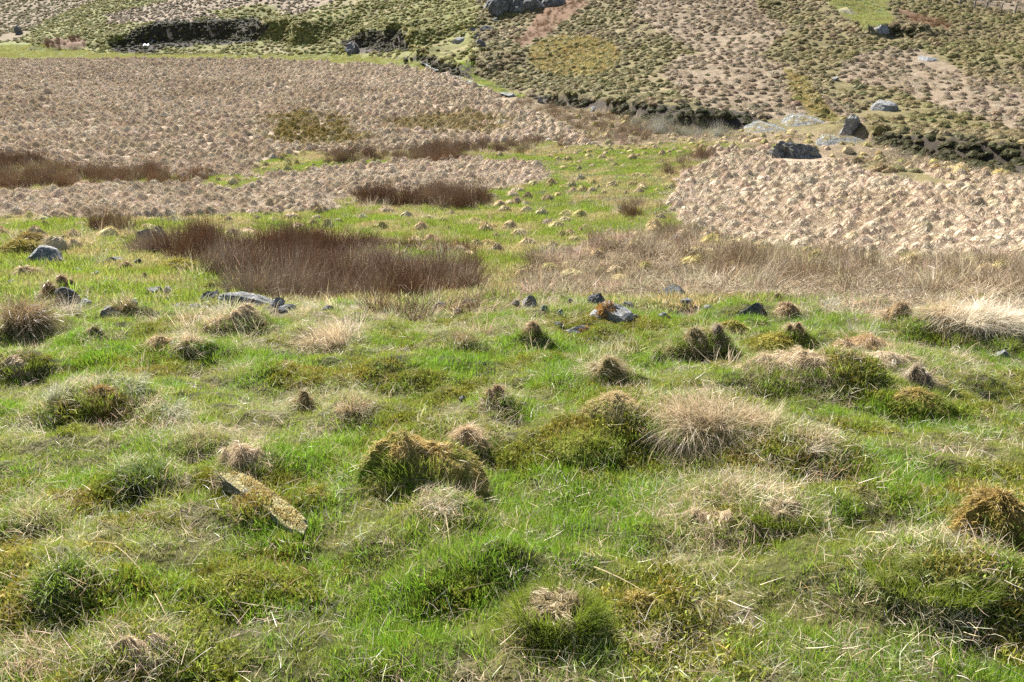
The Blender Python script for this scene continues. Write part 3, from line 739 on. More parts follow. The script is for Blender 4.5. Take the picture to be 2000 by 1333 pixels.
def moss_cap(parent, rx, ry, zt, n, seed, c1, c2, off=(0, 0), size=.02, body=None):
    """moss sprigs rooted on the upper faces of a rock round one spot"""
    rg = np.random.default_rng(seed)
    me = (body or parent).data
    P = np.array([v.co[:] for v in me.vertices]); T = np.array([p.vertices[:] for p in me.polygons])
    A, B_, C_ = P[T[:, 0]], P[T[:, 1]], P[T[:, 2]]
    nr = np.cross(B_ - A, C_ - A); ar = np.linalg.norm(nr, axis=1) + 1e-12
    c = (A + B_ + C_) / 3
    wt = ar * (nr[:, 2] / ar > .15) * (((c[:, 0] - off[0]) / rx) ** 2 + ((c[:, 1] - off[1]) / ry) ** 2 < 1.2)
    if wt.sum() <= 0: return
    f = rg.choice(len(T), n, p=wt / wt.sum())
    u, v = rg.random(n), rg.random(n); fl = u + v > 1; u[fl], v[fl] = 1 - u[fl], 1 - v[fl]
    p = A[f] + (B_ - A)[f] * u[:, None] + (C_ - A)[f] * v[:, None]
    keep = fbm(p[:, 0] / .05, p[:, 1] / .05 + p[:, 2] / .05, seed, 2) > .03 + .5 * (((p[:, 0] - off[0]) / rx) ** 2 + ((p[:, 1] - off[1]) / ry) ** 2 - .6)
    p = p[keep]; n = len(p)
    if n < 5: return
    d = (nr / ar[:, None])[f][keep] + rg.normal(size=(n, 3)) * .8
    B = blades(p - .004, d, size * (.6 + .9 * rg.random(n)), np.full(n, .3), np.full(n, size * .25), rg, 2, kink=.2)
    o = link('moss', mesh_tris('moss', B[0], B[1], [M_MOSS], B[2]), parent)
    if body is not None: o.location = body.location
    tag(o, tint=c1, tint2=c2)
    return o
ORANGE, ORANGE2 = (.46, .27, .05), (.34, .16, .04)

# --- near slope
def lying_stone():
    p0, p1 = ground(440, 950), ground(600, 1048)
    m = mpp((p0 + p1) / 2)
    c = (p0 + p1) / 2
    L = np.linalg.norm(p1 - p0)
    root = bpy.data.objects.new('lying_stone', None); COL.objects.link(root)
    ang = math.atan2(p1[1] - p0[1], p1[0] - p0[0])
    root.location = (c[0], c[1], c[2]); root.rotation_euler = (0, 0, ang)
    dz = math.atan2(p1[2] - p0[2], np.linalg.norm((p1 - p0)[:2]))
    me = rock_mesh('stone_body', L * .48, .042, .05, 77, M_ROCKM, 2, 4, .10, dz * -1 + .02, boxy=.38)
    b = link('stone_body', me, root); b.location = (0, 0, .054)
    moss_cap(root, L * .6, .05, .1, 2600, 5, (.62, .50, .20), (.44, .30, .09), (-.03, .03), .018, b)
    tag(root, 'long grey stone half sunk in turf with yellow moss along its back', 'stone', ROCKS_G)
lying_stone()
rock('small_stone', 903, 784, 13, 20, 'tiny upright grey stone standing alone in green turf', M_ROCK, 3, bury=.25, cat='stone')
rock('flat_stone', 1965, 697, 40, 14, 'small pale flat stone beside white dead grass', M_ROCK, 5, bury=.4, cat='stone')
o = rock('mossy_rock', 1192, 626, 92, 44, 'pale grey rock topped with orange moss in the stone row', M_ROCK, 8, .9, cuts=8, pitch=.5)
moss_cap(o, .15, .16, .14, 2200, 3, ORANGE, ORANGE2, (-.05, .03), .03)
o = rock('flat_rock', 1130, 656, 62, 20, 'low flat rock with an orange moss tuft on its end', M_ROCK, 9, .6, pitch=.35)
moss_cap(o, .07, .08, .06, 600, 4, ORANGE, ORANGE2, (.09, 0), .025)
rock('pointed_rock', 1035, 600, 36, 26, 'small pointed pale rock behind the near slope', M_ROCK, 12, .8, cuts=10, bury=.3)
rock('round_stone', 981, 586, 16, 14, 'small whitish rounded stone next to an orange moss patch', M_ROCK, 13)
o = rock('slab_rock', 928, 604, 60, 26, 'dark leaning slab showing edge-on among dry stems', M_ROCKD, 14, .5, tilt=.35)
rock('pale_stone', 1119, 597, 24, 17, 'pale slanting stone just left of the mossy rock', M_ROCK, 15, .7, tilt=.3)
rock('grey_rock', 1160, 594, 40, 28, 'dark grey rock sloping behind the moss-topped rock', M_ROCKD, 16, .7, tilt=-.3)
rock('broad_rock', 1316, 584, 82, 28, 'broad dark grey rock at the edge of the dry brown grass', M_ROCKD, 17, .6, pitch=.25)
rock('flat_slab', 1268, 588, 52, 10, 'thin flat pale slab in front of the broad dark rock', M_ROCK, 18, .6, pitch=.35)
o = rock('pale_stone', 1297, 626, 30, 22, 'small pale stone with orange lichen tuft at the turf edge', M_ROCK, 19, .8)
moss_cap(o, .05, .04, .05, 250, 6, ORANGE, ORANGE2, (.05, -.02), .02)
o = rock('dark_rock', 1478, 616, 66, 32, 'dark rock with black shadowed side beside a brown tuft', M_ROCKD, 20, .7, cuts=9)
moss_cap(o, .05, .05, .07, 250, 7, (.16, .12, .03), ORANGE2, (.07, 0), .02)
rock('bedrock_slab', 488, 602, 132, 19, 'long low grey bedrock slab with dark left end', M_ROCK, 22, .5, tilt=.14, cuts=5, sub=4, bury=.35, rough=.22, pitch=.18)
rock('bedrock_knob', 415, 592, 56, 30, 'dark broken end knob of the bedrock slab', M_ROCKD, 23, .6)
rock('flat_rock', 352, 601, 46, 12, 'flat pale rock beside the bedrock slab', M_ROCK, 24, .5, pitch=.35)
rock('grey_boulder', 304, 577, 30, 24, 'rounded grey boulder, the one of a pair nearer the rush clump', M_ROCK, 25)
rock('grey_boulder', 331, 580, 30, 26, 'rounded grey boulder, the one of a pair nearer the bedrock slab', M_ROCK, 26)
rock('small_stone', 328, 592, 16, 14, 'small white stone below the pair of boulders', M_ROCK, 27)
rock('flat_rock', 212, 612, 46, 22, 'pale flat rock behind thin rush stems', M_ROCK, 28, .6, pitch=.35)
rock('leaning_slab', 78, 516, 74, 30, 'large light grey slab tilted out of the bank with mossy top', M_ROCK, 29, .8, tilt=.38, cuts=5, bury=.3, pitch=.45)
rock('small_stone', 151, 534, 22, 14, 'little pale stone alone in mossy turf', M_ROCK, 30)
rock('flat_rock', 222, 513, 46, 16, 'bluish flat rock behind a brown tuft', M_ROCK, 31, .5, pitch=.35)
rock('dark_rock', 269, 519, 26, 18, 'small dark blue-grey rock right of the brown tuft', M_ROCKD, 32)
rock('mossy_boulder', 293, 470, 62, 32, 'olive moss-covered boulder at the end of the rush bed', M_ROCKM, 33, .8)
rock('shaded_rock', 130, 592, 50, 34, 'dark shaded rock among brown grass and tall stems', M_ROCKD, 34, .6)
rock('pale_boulder', 1322, 476, 34, 16, 'pale smooth boulder at the edge of the straw tussock field', M_ROCK, 36)
for i, (px_, py_, w_, h_) in enumerate([(22, 560, 22, 12), (190, 540, 16, 10), (60, 610, 26, 12), (255, 596, 20, 10), (375, 606, 26, 12), (395, 585, 14, 10), (560, 608, 30, 12), (640, 606, 20, 10),
        (860, 604, 22, 12), (895, 612, 16, 10), (1006, 596, 14, 10), (1062, 606, 18, 10), (1095, 614, 14, 10), (1225, 606, 24, 14), (1240, 622, 16, 10), (1345, 596, 26, 12), (1385, 606, 18, 10), (1090, 640, 18, 10), (165, 596, 22, 12), (540, 596, 26, 14)]):
    rock('small_stone', px_, py_, w_ * 1.15, h_ * 1.3, 'small light grey stone half buried along the stone row', M_ROCK, 200 + i, cat='stone', bury=.18, sub=2, pitch=.45)
# --- valley and hill
FAR_G = 'rocks and outcrops along the stream and hillside'
rock('standing_boulder', 1664, 262, 44, 38, 'rough dark grey boulder standing by the peat gully', M_ROCK, 41, .8, group=FAR_G, cuts=6, bury=.25, rough=.24, sub=4)
rock('dark_outcrop', 1556, 308, 100, 28, 'dark rock outcrop with shaded face at top of the straw field', M_ROCKS2, 42, .6, group=FAR_G, tilt=.2, bury=.42, sub=4, rough=.26, cuts=5, pitch=.1)
rock('bare_slab', 1575, 250, 110, 7, 'long bare pale slab above the straw field', M_ROCKS, 43, 1.2, group=FAR_G, sub=4, bury=.46, rough=.2)
rock('bare_slab', 1500, 262, 90, 5, 'low grey slab at the rushy end of the outcrops', M_ROCKS, 44, 1.3, group=FAR_G, bury=.42)
rock('bare_slab', 1650, 284, 110, 10, 'broken grey slab in front of the standing boulder', M_ROCKS, 45, 1.1, group=FAR_G, sub=4, bury=.45, rough=.2)
rock('bare_slab', 1732, 216, 48, 16, 'whitish slab lying on the hillside above the standing boulder', M_ROCK, 46, 1.2, group=FAR_G, tilt=-.15)
rock('small_boulder', 1634, 158, 16, 11, 'little blue-grey boulder on the hillside among olive hummocks', M_ROCK, 47, group=FAR_G)
rock('grey_slab', 1815, 119, 36, 8, 'flat grey slab high on the hillside', M_ROCK, 48, 1.2, group=FAR_G)
rock('round_boulder', 690, 106, 32, 24, 'dark round boulder at foot of the green hill', M_ROCKD, 49, group=FAR_G, bury=.2)
rock('hill_rock', 897, 84, 28, 13, 'pale ledge rock on the green hill left of the crag', M_ROCK, 50, .7, group=FAR_G)
rock('stream_stone', 1055, 201, 12, 13, 'small upright pale stone on the stream bank', M_ROCK, 51, group=FAR_G)
rock('stream_stone', 996, 190, 20, 9, 'white stone in the green bend of the stream', M_ROCK, 58, group=FAR_G)
rock('stream_slab', 1162, 216, 30, 7, 'flat slab beside the stream under the peat bank', M_ROCK, 52, 1.2, group=FAR_G)
rock('far_boulder', 37, 68, 17, 19, 'dark boulder at the far end of the green flat', M_ROCKD, 53, group=FAR_G, bury=.2)
rock('scree_rock', 1722, 62, 34, 14, 'grey rock at the mouth of the dark hollow', M_ROCK, 54, .8, group=FAR_G)
rock('pale_scree', 1665, 30, 40, 12, 'pale stony patch in the bright green lawn on the hill', M_ROCKM, 55, 1.5, group=FAR_G, bury=.45)
def crag():
    root = bpy.data.objects.new('rock_crag', None); COL.objects.link(root)
    c = ground(1015, 34); root.location = c
    tag(root, 'rock crag coloured dark for its shade, standing out of the green hill at its top', 'crag', FAR_G)
    for i, (px, py, wp, hp, dp) in enumerate([(985, 30, 60, 40, .6), (1030, 24, 70, 42, .6), (1078, 14, 60, 30, .6), (1000, 4, 80, 40, .7), (958, 18, 30, 24, .8), (1050, 2, 90, 36, .7)]):
        p = ground(px, py); m = mpp(p)
        me = rock_mesh('rock_face', wp * m / 2, wp * m / 2 * dp, hp * m / 1.3, 90 + i, M_CRAG_SHADE, 9, 3, .18)
        o = link('rock_face', me, root); o.location = np.array([p[0], p[1] + 1.2, p[2] + hp * m * .25]) - c
    root2 = bpy.data.objects.new('rock_rib', None); COL.objects.link(root2)
    c = ground(935, 92); root2.location = c
    tag(root2, 'narrow rib of grey rock running down from the crag', 'outcrop', FAR_G)
    for i, (px, py, wp, hp) in enumerate([(938, 92, 22, 24), (932, 78, 18, 18), (950, 60, 30, 16), (922, 62, 14, 14), (966, 44, 26, 14), (944, 104, 12, 10), (905, 48, 26, 10)]):
        p = ground(px, py); m = mpp(p)
        me = rock_mesh('rock_step', wp * m / 2, wp * m / 2 * .6, hp * m / 1.5, 110 + i, M_ROCKD, 9, 3, .14)
        o = link('rock_step', me, root2); o.location = np.array([p[0], p[1] + .6, p[2] + hp * m * .1]) - c
crag()

# ------------------------------------------------------------------ fence on the hill
def fence():
    root = bpy.data.objects.new('wire_fence', None); COL.objects.link(root)
    rg = np.random.default_rng(4)
    xs = [1818, 1846, 1874, 1903, 1926, 1954, 1982, 2011, 2040]
    ys = [5, 8, 14, 17, 21, 24, 27, 30, 33]
    c = ground(xs[4], ys[4]); root.location = c
    tag(root, 'weathered post and wire fence crossing the upper hillside', 'fence')
    tops = []
    for i, (px, py) in enumerate(zip(xs, ys)):
        p = ground(px, py); m = mpp(p); hh = 17 * m
        V, T = [], []
        for k, (zz_, rr) in enumerate([(-.3, .09), (hh - .05, .085), (hh, .05)]):
            for j in range(8):
                a = j / 8 * 6.283
                V.append((rr * math.cos(a), rr * math.sin(a), zz_))
        for k in range(2):
            for j in range(8):
                a, b = k * 8 + j, k * 8 + (j + 1) % 8
                T += [(a, b, b + 8), (a, b + 8, a + 8)]
        for j in range(1, 7): T.append((16, 16 + j, 17 + j))
        o = link('post', mesh_tris('post', V, T, [M_WOOD]), root)
        o.location = p - c; o.rotation_euler = (rg.normal() * .06, rg.normal() * .06, 0)
        tops.append((p - c, hh))
    for f in (.92, .62, .32):
        V, T = [], []
        for p, hh in tops:
            for j in range(4):
                a = j / 4 * 6.283
                V.append((p[0], p[1] - .1 + .012 * math.cos(a), p[2] + hh * f + .012 * math.sin(a)))
        for i in range(len(tops) - 1):
            for j in range(4):
                a, b = i * 4 + j, i * 4 + (j + 1) % 4
                T += [(a, b, b + 4), (a, b + 4, a + 4)]
        link('wire', mesh_tris('wire', V, T, [M_WIRE]), root)
fence()

# ------------------------------------------------------------------ near tussocks, mounds and tufts: each its own
TUS_AT = []
TUS_G = 'grass tussocks of the near slope'
def tussock(px, py, wpx, hpx, label, dead=(STRAW, STRAW2), green=None, style='mop', n=None, seed=0, name='grass_tussock', cat='tussock', moss=None, depth=.8, comb=None, group=TUS_G, blade=None, gfrac=.16):
    p = ground(px, py); m = mpp(p)
    rx, h = wpx * m / 2, hpx * m * (.74 if style in ('mop', 'thatch') else .78 if style == 'cone' else .88 if style == 'spray' else .9)
    ry = rx * depth
    rg = np.random.default_rng(1000 + seed + int(px))
    x, y = p[0], p[1] + ry * .7
    z = float(hgt(np.array([x]), np.array([y]))[0])
    root = bpy.data.objects.new(name, None); COL.objects.link(root)
    root.location = (x, y, z - .01)
    if style in ('mop', 'cone', 'thatch', 'spray'): TUS_AT.append((x, y, (rx + ry) / 2, y))
    tag(root, label, cat, group)
    dist = math.hypot(p[1], p[2])
    wd = blade or max(.0020, dist * .00042)
    area = wpx * hpx
    n = int((n or min(2600, 260 + area * .10)) * 1.7)
    if style in ('mop', 'thatch', 'cone') and wpx > 40:
        cs, bs = [], []
        a0 = rg.random() * 6.283
        for q_, (sc, ofs) in enumerate([(.78, .12), (.56, .46), (.50, .52), (.36, .72)][:4 if wpx > 100 else 3]):
            an = a0 + q_ * 2.3 + rg.normal() * .4
            c_, b_ = mop(rx * sc, ry * sc, h * (1.0 if q_ == 0 else (.45 + .4 * rg.random())), int(n * sc * sc * .8), max(h * .55, rx * .36), wd, rg, droop=.8, up=.22 if style == 'thatch' else .5, comb=(comb or ((.5, -.6, -.1) if style == 'thatch' else None)), lump=.34, nu=22, nv=7)
            sh = np.array([math.cos(an) * ofs * rx, math.sin(an) * ofs * ry, 0])
            cs.append((c_[0] + sh, c_[1], c_[2])); bs.append((b_[0] + sh, b_[1], b_[2]))
        core, B = merge(cs)[:3], merge(bs)[:3]
    elif style == 'dome':
        core, B = mop(rx * .95, ry * .95, h, n, max(h * .42, rx * .3), wd, rg, droop=.8, up=.55, comb=(-.12, .1, 0), lump=.36, nu=30, nv=9, prof=.62, per=22)
    elif style == 'mop':
        core, B = mop(rx, ry, h, n, max(h * .6, rx * .42), wd, rg, droop=.9, up=.5, comb=comb, lump=.34, nu=26, nv=8)
    elif style == 'cone':
        core, B = mop(rx, ry, h, n, h * .55, wd, rg, droop=1.0, prof=1.5, up=.5, comb=comb, lump=.3, nu=22, nv=8, wild=.3)
    elif style == 'thatch':
        core, B = mop(rx, ry, h * .85, n, max(h, rx * .5), wd, rg, droop=.7, up=.2, comb=comb or (.5, -.6, -.1), lump=.36, nu=26, nv=8)
    elif style == 'spray':
        V, T, S, surf = dome(rx * .6, ry * .6, h * .22, rg, 18, 5, 1, .35)
        core = (V, T, S)
        a = rg.random(n) * 6.283; q = np.sqrt(rg.random(n))
        bx, by = np.cos(a) * q * rx * .62, np.sin(a) * q * ry * .62
        b = np.stack([bx, by, h * .14 * (1 - q)], -1)
        lk = locks(bx, by, rg, max(7, n // 26)); K = lk.max() + 1
        ldir = rg.normal(size=(K, 3)) * .46; lln = .55 + .6 * rg.random(K); lc = rg.random(K); ldr = rg.random(K)
        lean = .05 + .42 * q * rg.random(n) ** .7
        d = np.stack([np.cos(a) * lean, np.sin(a) * lean, np.ones(n)], -1) + ldir[lk] + rg.normal(size=(n, 3)) * .17
        wa = rg.random() * 6.283
        d = d + np.array([math.cos(wa) * .32, math.sin(wa) * .32, 0])
        if comb is not None: d = d + np.array(comb)[None]
        ln = (h * .70 + rx * .25) * lln[lk] * (.6 + .7 * rg.random(n))
        flop = rg.random(n) < .26
        d[flop] += rg.normal(size=(flop.sum(), 3)) * .7; ln[flop] *= 1.15
        B = blades(b, d, ln, (.25 + .95 * ldr[lk]) * (.4 + rg.random(n)), wd * (.6 + 1.0 * rg.random(n)), rg, 4, kink=.20)
        B[2][:, 0] = np.repeat(np.clip(lc[lk] * .6 + .4 * rg.random(n), 0, 1), 9)
    elif style == 'moss':
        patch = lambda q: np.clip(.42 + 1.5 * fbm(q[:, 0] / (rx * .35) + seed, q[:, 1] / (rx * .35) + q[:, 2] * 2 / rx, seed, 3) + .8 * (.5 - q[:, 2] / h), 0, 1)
        sz = max(.026, dist * .0058) * (1.15 if wpx > 180 else 1.0)
        cs, bs, ds = [], [], []
        for sc, ox, oy, hs in ([(.72, -.26, .05, 1.0), (.62, .34, .0, .74), (.5, .1, -.42, .55), (.45, -.5, -.3, .5)] if wpx > 180 else [(.85, -.1, 0, 1.0), (.6, .38, -.15, .7)] if wpx > 90 else [(1.0, 0, 0, 1.0)]):
            V, T, S, surf = dome(rx * sc * 1.15, ry * sc * 1.15, h * hs, rg, 48, 14, 1.12, .42)
            sh = np.array([ox * rx, oy * ry, 0])
            m_ = int(np.clip(19.0 * math.pi * rx * ry * sc * sc / (sz * sz), n * sc * sc, 9000))
            V = V + sh; S[:, 0] = patch(V); cs.append((V, T, S))
            a = rg.random(m_) * 6.283; t = rg.random(m_) ** 1.15
            bb = surf(a, t) + sh; bs.append(bb)
            ds.append(np.stack([np.cos(a), np.sin(a), np.full(m_, .9)], -1) + rg.normal(size=(m_, 3)) * .8)
        core = merge(cs)[:3]
        b = np.concatenate(bs); d = np.concatenate(ds); n = len(b)
        B = blades(b, d, sz * (.5 + 1.5 * rg.random(n) ** 1.5), np.full(n, .5), np.full(n, sz * .13), rg, 2, kink=.3)
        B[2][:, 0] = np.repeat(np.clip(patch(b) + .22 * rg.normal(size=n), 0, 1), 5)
        pm = rg.permutation(n); b, d = b[pm], d[pm]
        if n > 1500:
            k = n // 12
            hb = blades(b[:k], d[:k] + rg.normal(size=(k, 3)) * .5, max(.04, h * .35) * (.4 + rg.random(k)), rg.random(k), np.full(k, wd), rg, 3, kink=.2)
            ho = link('dead_blades', mesh_tris('dead_blades', hb[0], hb[1], [M_DEAD], hb[2]), root)
            tag(ho, tint=STRAW, tint2=STRAW2)
    if style == 'moss':
        t1, t2 = moss
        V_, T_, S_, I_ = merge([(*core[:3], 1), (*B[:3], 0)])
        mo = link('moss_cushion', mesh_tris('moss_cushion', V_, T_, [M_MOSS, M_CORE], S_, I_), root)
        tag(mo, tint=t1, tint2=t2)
    else:
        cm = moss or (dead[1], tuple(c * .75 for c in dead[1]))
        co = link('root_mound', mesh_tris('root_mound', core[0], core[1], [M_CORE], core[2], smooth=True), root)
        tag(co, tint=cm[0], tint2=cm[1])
        if dead is not None and style != 'green':
            do = link('dead_blades', mesh_tris('dead_blades', B[0], B[1], [M_DEAD], B[2]), root)
            tag(do, tint=dead[0], tint2=dead[1])
    if green is not None:
        k = min(int(n * gfrac * 1.6), (1500 if wpx > 200 else 650) if style == 'moss' else 3600)
        a = rg.random(k) * 6.283; q = (.15 if style == 'moss' and gfrac > .3 else .5) + (.9 if style == 'moss' and gfrac > .3 else .55) * rg.random(k)
        b = np.stack([np.cos(a) * q * rx, np.sin(a) * q * ry, (h * .9 * np.clip(1 - (q * q), 0, 1) if style in ('moss', 'dome') else h * .25 * (1 - q)) - .01], -1)
        d = np.stack([np.cos(a) * .4, np.sin(a) * .4, np.ones(k)], -1) + rg.normal(size=(k, 3)) * .3
        G = blades(b, d, np.minimum(h * (.35 + .5 * rg.random(k)) + .02, .10), .4 * rg.random(k), np.full(k, wd * 1.1), rg, 3, kink=.08)
        go = link('green_blades', mesh_tris('green_blades', G[0], G[1], [M_GREEN], G[2]), root)
        tag(go, tint=green[0], tint2=green[1])
    return root
for a_, k_ in TUS_LIST: tussock(*a_, **k_)

# ------------------------------------------------------------------ scatter: prototypes and instancers
def proto_set(name, makers):
    c = bpy.data.collections.new(name)
    for mk in makers:
        o = bpy.data.objects.new(name, mk); c.objects.link(o)
    return c
def scatter(name, P, rot, scl, tint, tint2, coll, nproto, label):
    n = len(P)
    me = bpy.data.meshes.new(name)
    me.vertices.add(n); me.vertices.foreach_set('co', np.asarray(P, np.float32).ravel())
    def att(nm, ty, key, arr):
        a = me.attributes.new(nm, ty, 'POINT'); a.data.foreach_set(key, np.asarray(arr).ravel())
    att('turn', 'FLOAT_VECTOR', 'vector', np.asarray(rot, np.float32))
    att('grow', 'FLOAT_VECTOR', 'vector', np.asarray(scl, np.float32))
    one = np.ones((n, 1))
    att('tint', 'FLOAT_COLOR', 'color', np.concatenate([tint, one], 1).astype(np.float32))
    att('tint2', 'FLOAT_COLOR', 'color', np.concatenate([tint2, one], 1).astype(np.float32))
    att('pick', 'INT', 'value', rng.integers(0, nproto, n).astype(np.int32))
    o = link(name, me)
    g = bpy.data.node_groups.new(name, 'GeometryNodeTree')
    g.interface.new_socket('Geometry', in_out='INPUT', socket_type='NodeSocketGeometry')
    g.interface.new_socket('Geometry', in_out='OUTPUT', socket_type='NodeSocketGeometry')
    N, L = g.nodes, g.links
    gi, go = N.new('NodeGroupInput'), N.new('NodeGroupOutput')
    ip = N.new('GeometryNodeInstanceOnPoints')
    ci = N.new('GeometryNodeCollectionInfo'); ci.inputs['Collection'].default_value = coll
    ci.inputs['Separate Children'].default_value = True; ci.inputs['Reset Children'].default_value = True
    def na(nm, ty):
        q = N.new('GeometryNodeInputNamedAttribute'); q.data_type = ty; q.inputs['Name'].default_value = nm
        return q.outputs['Attribute']
    L.new(gi.outputs[0], ip.inputs['Points']); L.new(ci.outputs[0], ip.inputs['Instance'])
    ip.inputs['Pick Instance'].default_value = True
    L.new(na('pick', 'INT'), ip.inputs['Instance Index'])
    L.new(na('turn', 'FLOAT_VECTOR'), ip.inputs['Rotation'])
    L.new(na('grow', 'FLOAT_VECTOR'), ip.inputs['Scale'])
    L.new(ip.outputs[0], go.inputs[0])
    md = o.modifiers.new('scatter', 'NODES'); md.node_group = g
    tag(o, label, kind='stuff')
    return o
def strew(density, y0, y1, smax, seed, vis=1.25):
    """random ground points, density(Y) per square metre, wherever the camera could see or nearly"""
    rg = np.random.default_rng(seed)
    X, Yy = [], []
    edges = np.exp(np.linspace(math.log(y0 + OFF), math.log(y1 + OFF), 60)) - OFF
    for a, b in zip(edges[:-1], edges[1:]):
        ym = (a + b) / 2
        half = min(.625 * vis * ym / .93 + 1.7, .82 * (ym + OFF))
        k = rg.poisson(density(ym) * (b - a) * 2 * half)
        X.append((rg.random(k) * 2 - 1) * half); Yy.append(a + (b - a) * rg.random(k))
    x, y = np.concatenate(X), np.concatenate(Yy)
    return x, y, hgt(x, y)
def clear(x, y):
    k = np.ones(len(x), bool)
    for rx_, ry_, r in ROCK_AT:
        far = max(ry_ - 22, 0) * .01
        k &= (((x - rx_) / (r * 1.05 + far)) ** 2 + ((y - ry_ + .12 + far * 2) / (r * .9 + .16 + far * 4)) ** 2 > 1)
    return k
def jit(c, n, rg, v=.18, hue=.10):
    c = np.broadcast_to(np.asarray(c, float), (n, 3))
    return c * (1 + v * rg.normal(size=(n, 1))).clip(.4, 1.7) * (1 + hue * rg.normal(size=(n, 3))).clip(.6, 1.4)
def lerp3(a, b, t): return np.asarray(a) * (1 - t[:, None]) + np.asarray(b) * t[:, None]

# --- prototypes
def p_lawn(seed, n=26, r=.055, L=.062, wd=.0026, lean=.45):
    rg = np.random.default_rng(seed)
    x, y = unit_disc(n, rg, r)
    d = np.stack([x / r * lean, y / r * lean, np.ones(n)], -1) + rg.normal(size=(n, 3)) * .28
    B = blades(np.stack([x, y, np.full(n, -.008)], -1), d, L * (.45 + .8 * rg.random(n)), .45 * rg.random(n), wd * (.7 + .6 * rg.random(n)), rg, 2, kink=.05)
    return mesh_tris('grass_clump', B[0], B[1], [M_GREEN], B[2])
def p_moss(seed, n=60, r=.05, L=.02, wd=.005):
    rg = np.random.default_rng(seed)
    x, y = unit_disc(n, rg, r)
    z = .018 * (1 - (x * x + y * y) / r / r) - .006
    d = rg.normal(size=(n, 3)) * .8 + np.array([0, 0, 1.0])
    B = blades(np.stack([x, y, z], -1), d, L * (.5 + .8 * rg.random(n)), .3 * rg.random(n), np.full(n, wd), rg, 2)
    return mesh_tris('moss_clump', B[0], B[1], [M_MOSS], B[2])
def p_dead(seed, n=9, r=.06, L=.07, wd=.0016, up=.5):
    rg = np.random.default_rng(seed)
    x, y = unit_disc(n, rg, r)
    d = rg.normal(size=(n, 3)) * .6; d[:, 2] = np.abs(d[:, 2]) * .5 + up * rg.random(n)
    B = blades(np.stack([x, y, .012 + .02 * rg.random(n)], -1), d, L * (.4 + 1.0 * rg.random(n)), .30 * rg.random(n), wd * (.6 + .7 * rg.random(n)), rg, 3, kink=.18)
    return mesh_tris('dead_clump', B[0], B[1], [M_DEAD], B[2])
def p_mat(seed, n=90, r=.28, L=.26, wd=.0075):
    rg = np.random.default_rng(seed)
    x, y = unit_disc(n, rg, r)
    d = rg.normal(size=(n, 3)); d[:, 2] = .25 + .5 * rg.random(n)
    B = blades(np.stack([x, y, np.full(n, -.01)], -1), d, L * (.4 + .9 * rg.random(n)), .7 * rg.random(n), wd * (.6 + .7 * rg.random(n)), rg, 3, kink=.12)
    return mesh_tris('straw_mat', B[0], B[1], [M_MAT], B[2])
def p_tuss(seed, n=620, wd=.006, prof=1.05, rx=.29, h=.29, L=.13, up=.26, droop=1.0):
    rg = np.random.default_rng(seed)
    core, B = mop(rx, rx * (.85 + .3 * rg.random()), h, n, L, wd, rg, droop, prof * (.75 + .6 * rg.random()), up, .30, 3, .06, 18, 6, per=20, wild=.17)
    V, T, S, Mi = merge([core, B])
    return mesh_tris('moor_tussock', V, T, [M_MAT], S)
def p_rush(seed, n=70, r=.17, L=.80, wd=.0075, lean=.38):
    rg = np.random.default_rng(seed)
    x, y = unit_disc(n, rg, r)
    q = rg.random(n)
    d = np.stack([x / r * lean * q, y / r * lean * q, np.ones(n)], -1) + rg.normal(size=(n, 3)) * .13 + rg.normal(size=3) * .13
    B = blades(np.stack([x, y, np.full(n, -.02)], -1), d, L * (.3 + .85 * rg.random(n)), .5 * rg.random(n) ** 1.5, wd * (.7 + .6 * rg.random(n)), rg, 3, kink=.12)
    return mesh_tris('rush_clump', B[0], B[1], [M_MAT], B[2])
C_LAWN = proto_set('grass_clump', [p_lawn(s, L=.045 + .012 * (s % 3)) for s in range(10)])
C_MOSS = proto_set('moss_clump', [p_moss(50 + s) for s in range(8)])
C_DEAD = proto_set('dead_clump', [p_dead(70 + s) for s in range(12)])
def p_wisp(seed, n=46, r=.09, L=.27, wd=.0038):
    rg = np.random.default_rng(seed)
    x, y = unit_disc(n, rg, r)
    d = np.stack([x / r * .4, y / r * .4, np.ones(n)], -1) + rg.normal(size=(n, 3)) * .3 + rg.normal(size=3) * .2
    B = blades(np.stack([x, y, np.full(n, -.01)], -1), d, L * (.25 + .9 * rg.random(n)), .7 * rg.random(n), wd * (.6 + .7 * rg.random(n)), rg, 3, kink=.2)
    return mesh_tris('grass_wisp', B[0], B[1], [M_DEAD], B[2])
C_WISP = proto_set('grass_wisp', [p_wisp(85 + s) for s in range(8)])
C_TURF = proto_set('turf_clump', [p_lawn(90 + s, 60, .16, .10, .008, .5) for s in range(8)])
C_MAT = proto_set('straw_mat', [p_mat(110 + s) for s in range(8)])
C_RUSH = proto_set('rush_clump', [p_rush(130 + s) for s in range(8)])
TUSS = [p_tuss(150 + s) for s in range(10)]
HUMM = [p_tuss(180 + s, 380, .014, .95, .42, .30, .16, .5, .9) for s in range(10)]
for m_ in HUMM: m_.materials[0] = M_MOSS
C_TUSS = proto_set('moor_tussock', TUSS)
C_HUMM = proto_set('hill_hummock', HUMM)

rg = np.random.default_rng(77)
def rots(n, tilt=.15): return np.stack([rg.normal(size=n) * tilt, rg.normal(size=n) * tilt, rg.random(n) * 6.283], -1)
def scl3(n, lo, hi, zlo=.8, zhi=1.25):
    s = lo + (hi - lo) * rg.random(n)
    return np.stack([s, s, s * (zlo + (zhi - zlo) * rg.random(n))], -1)

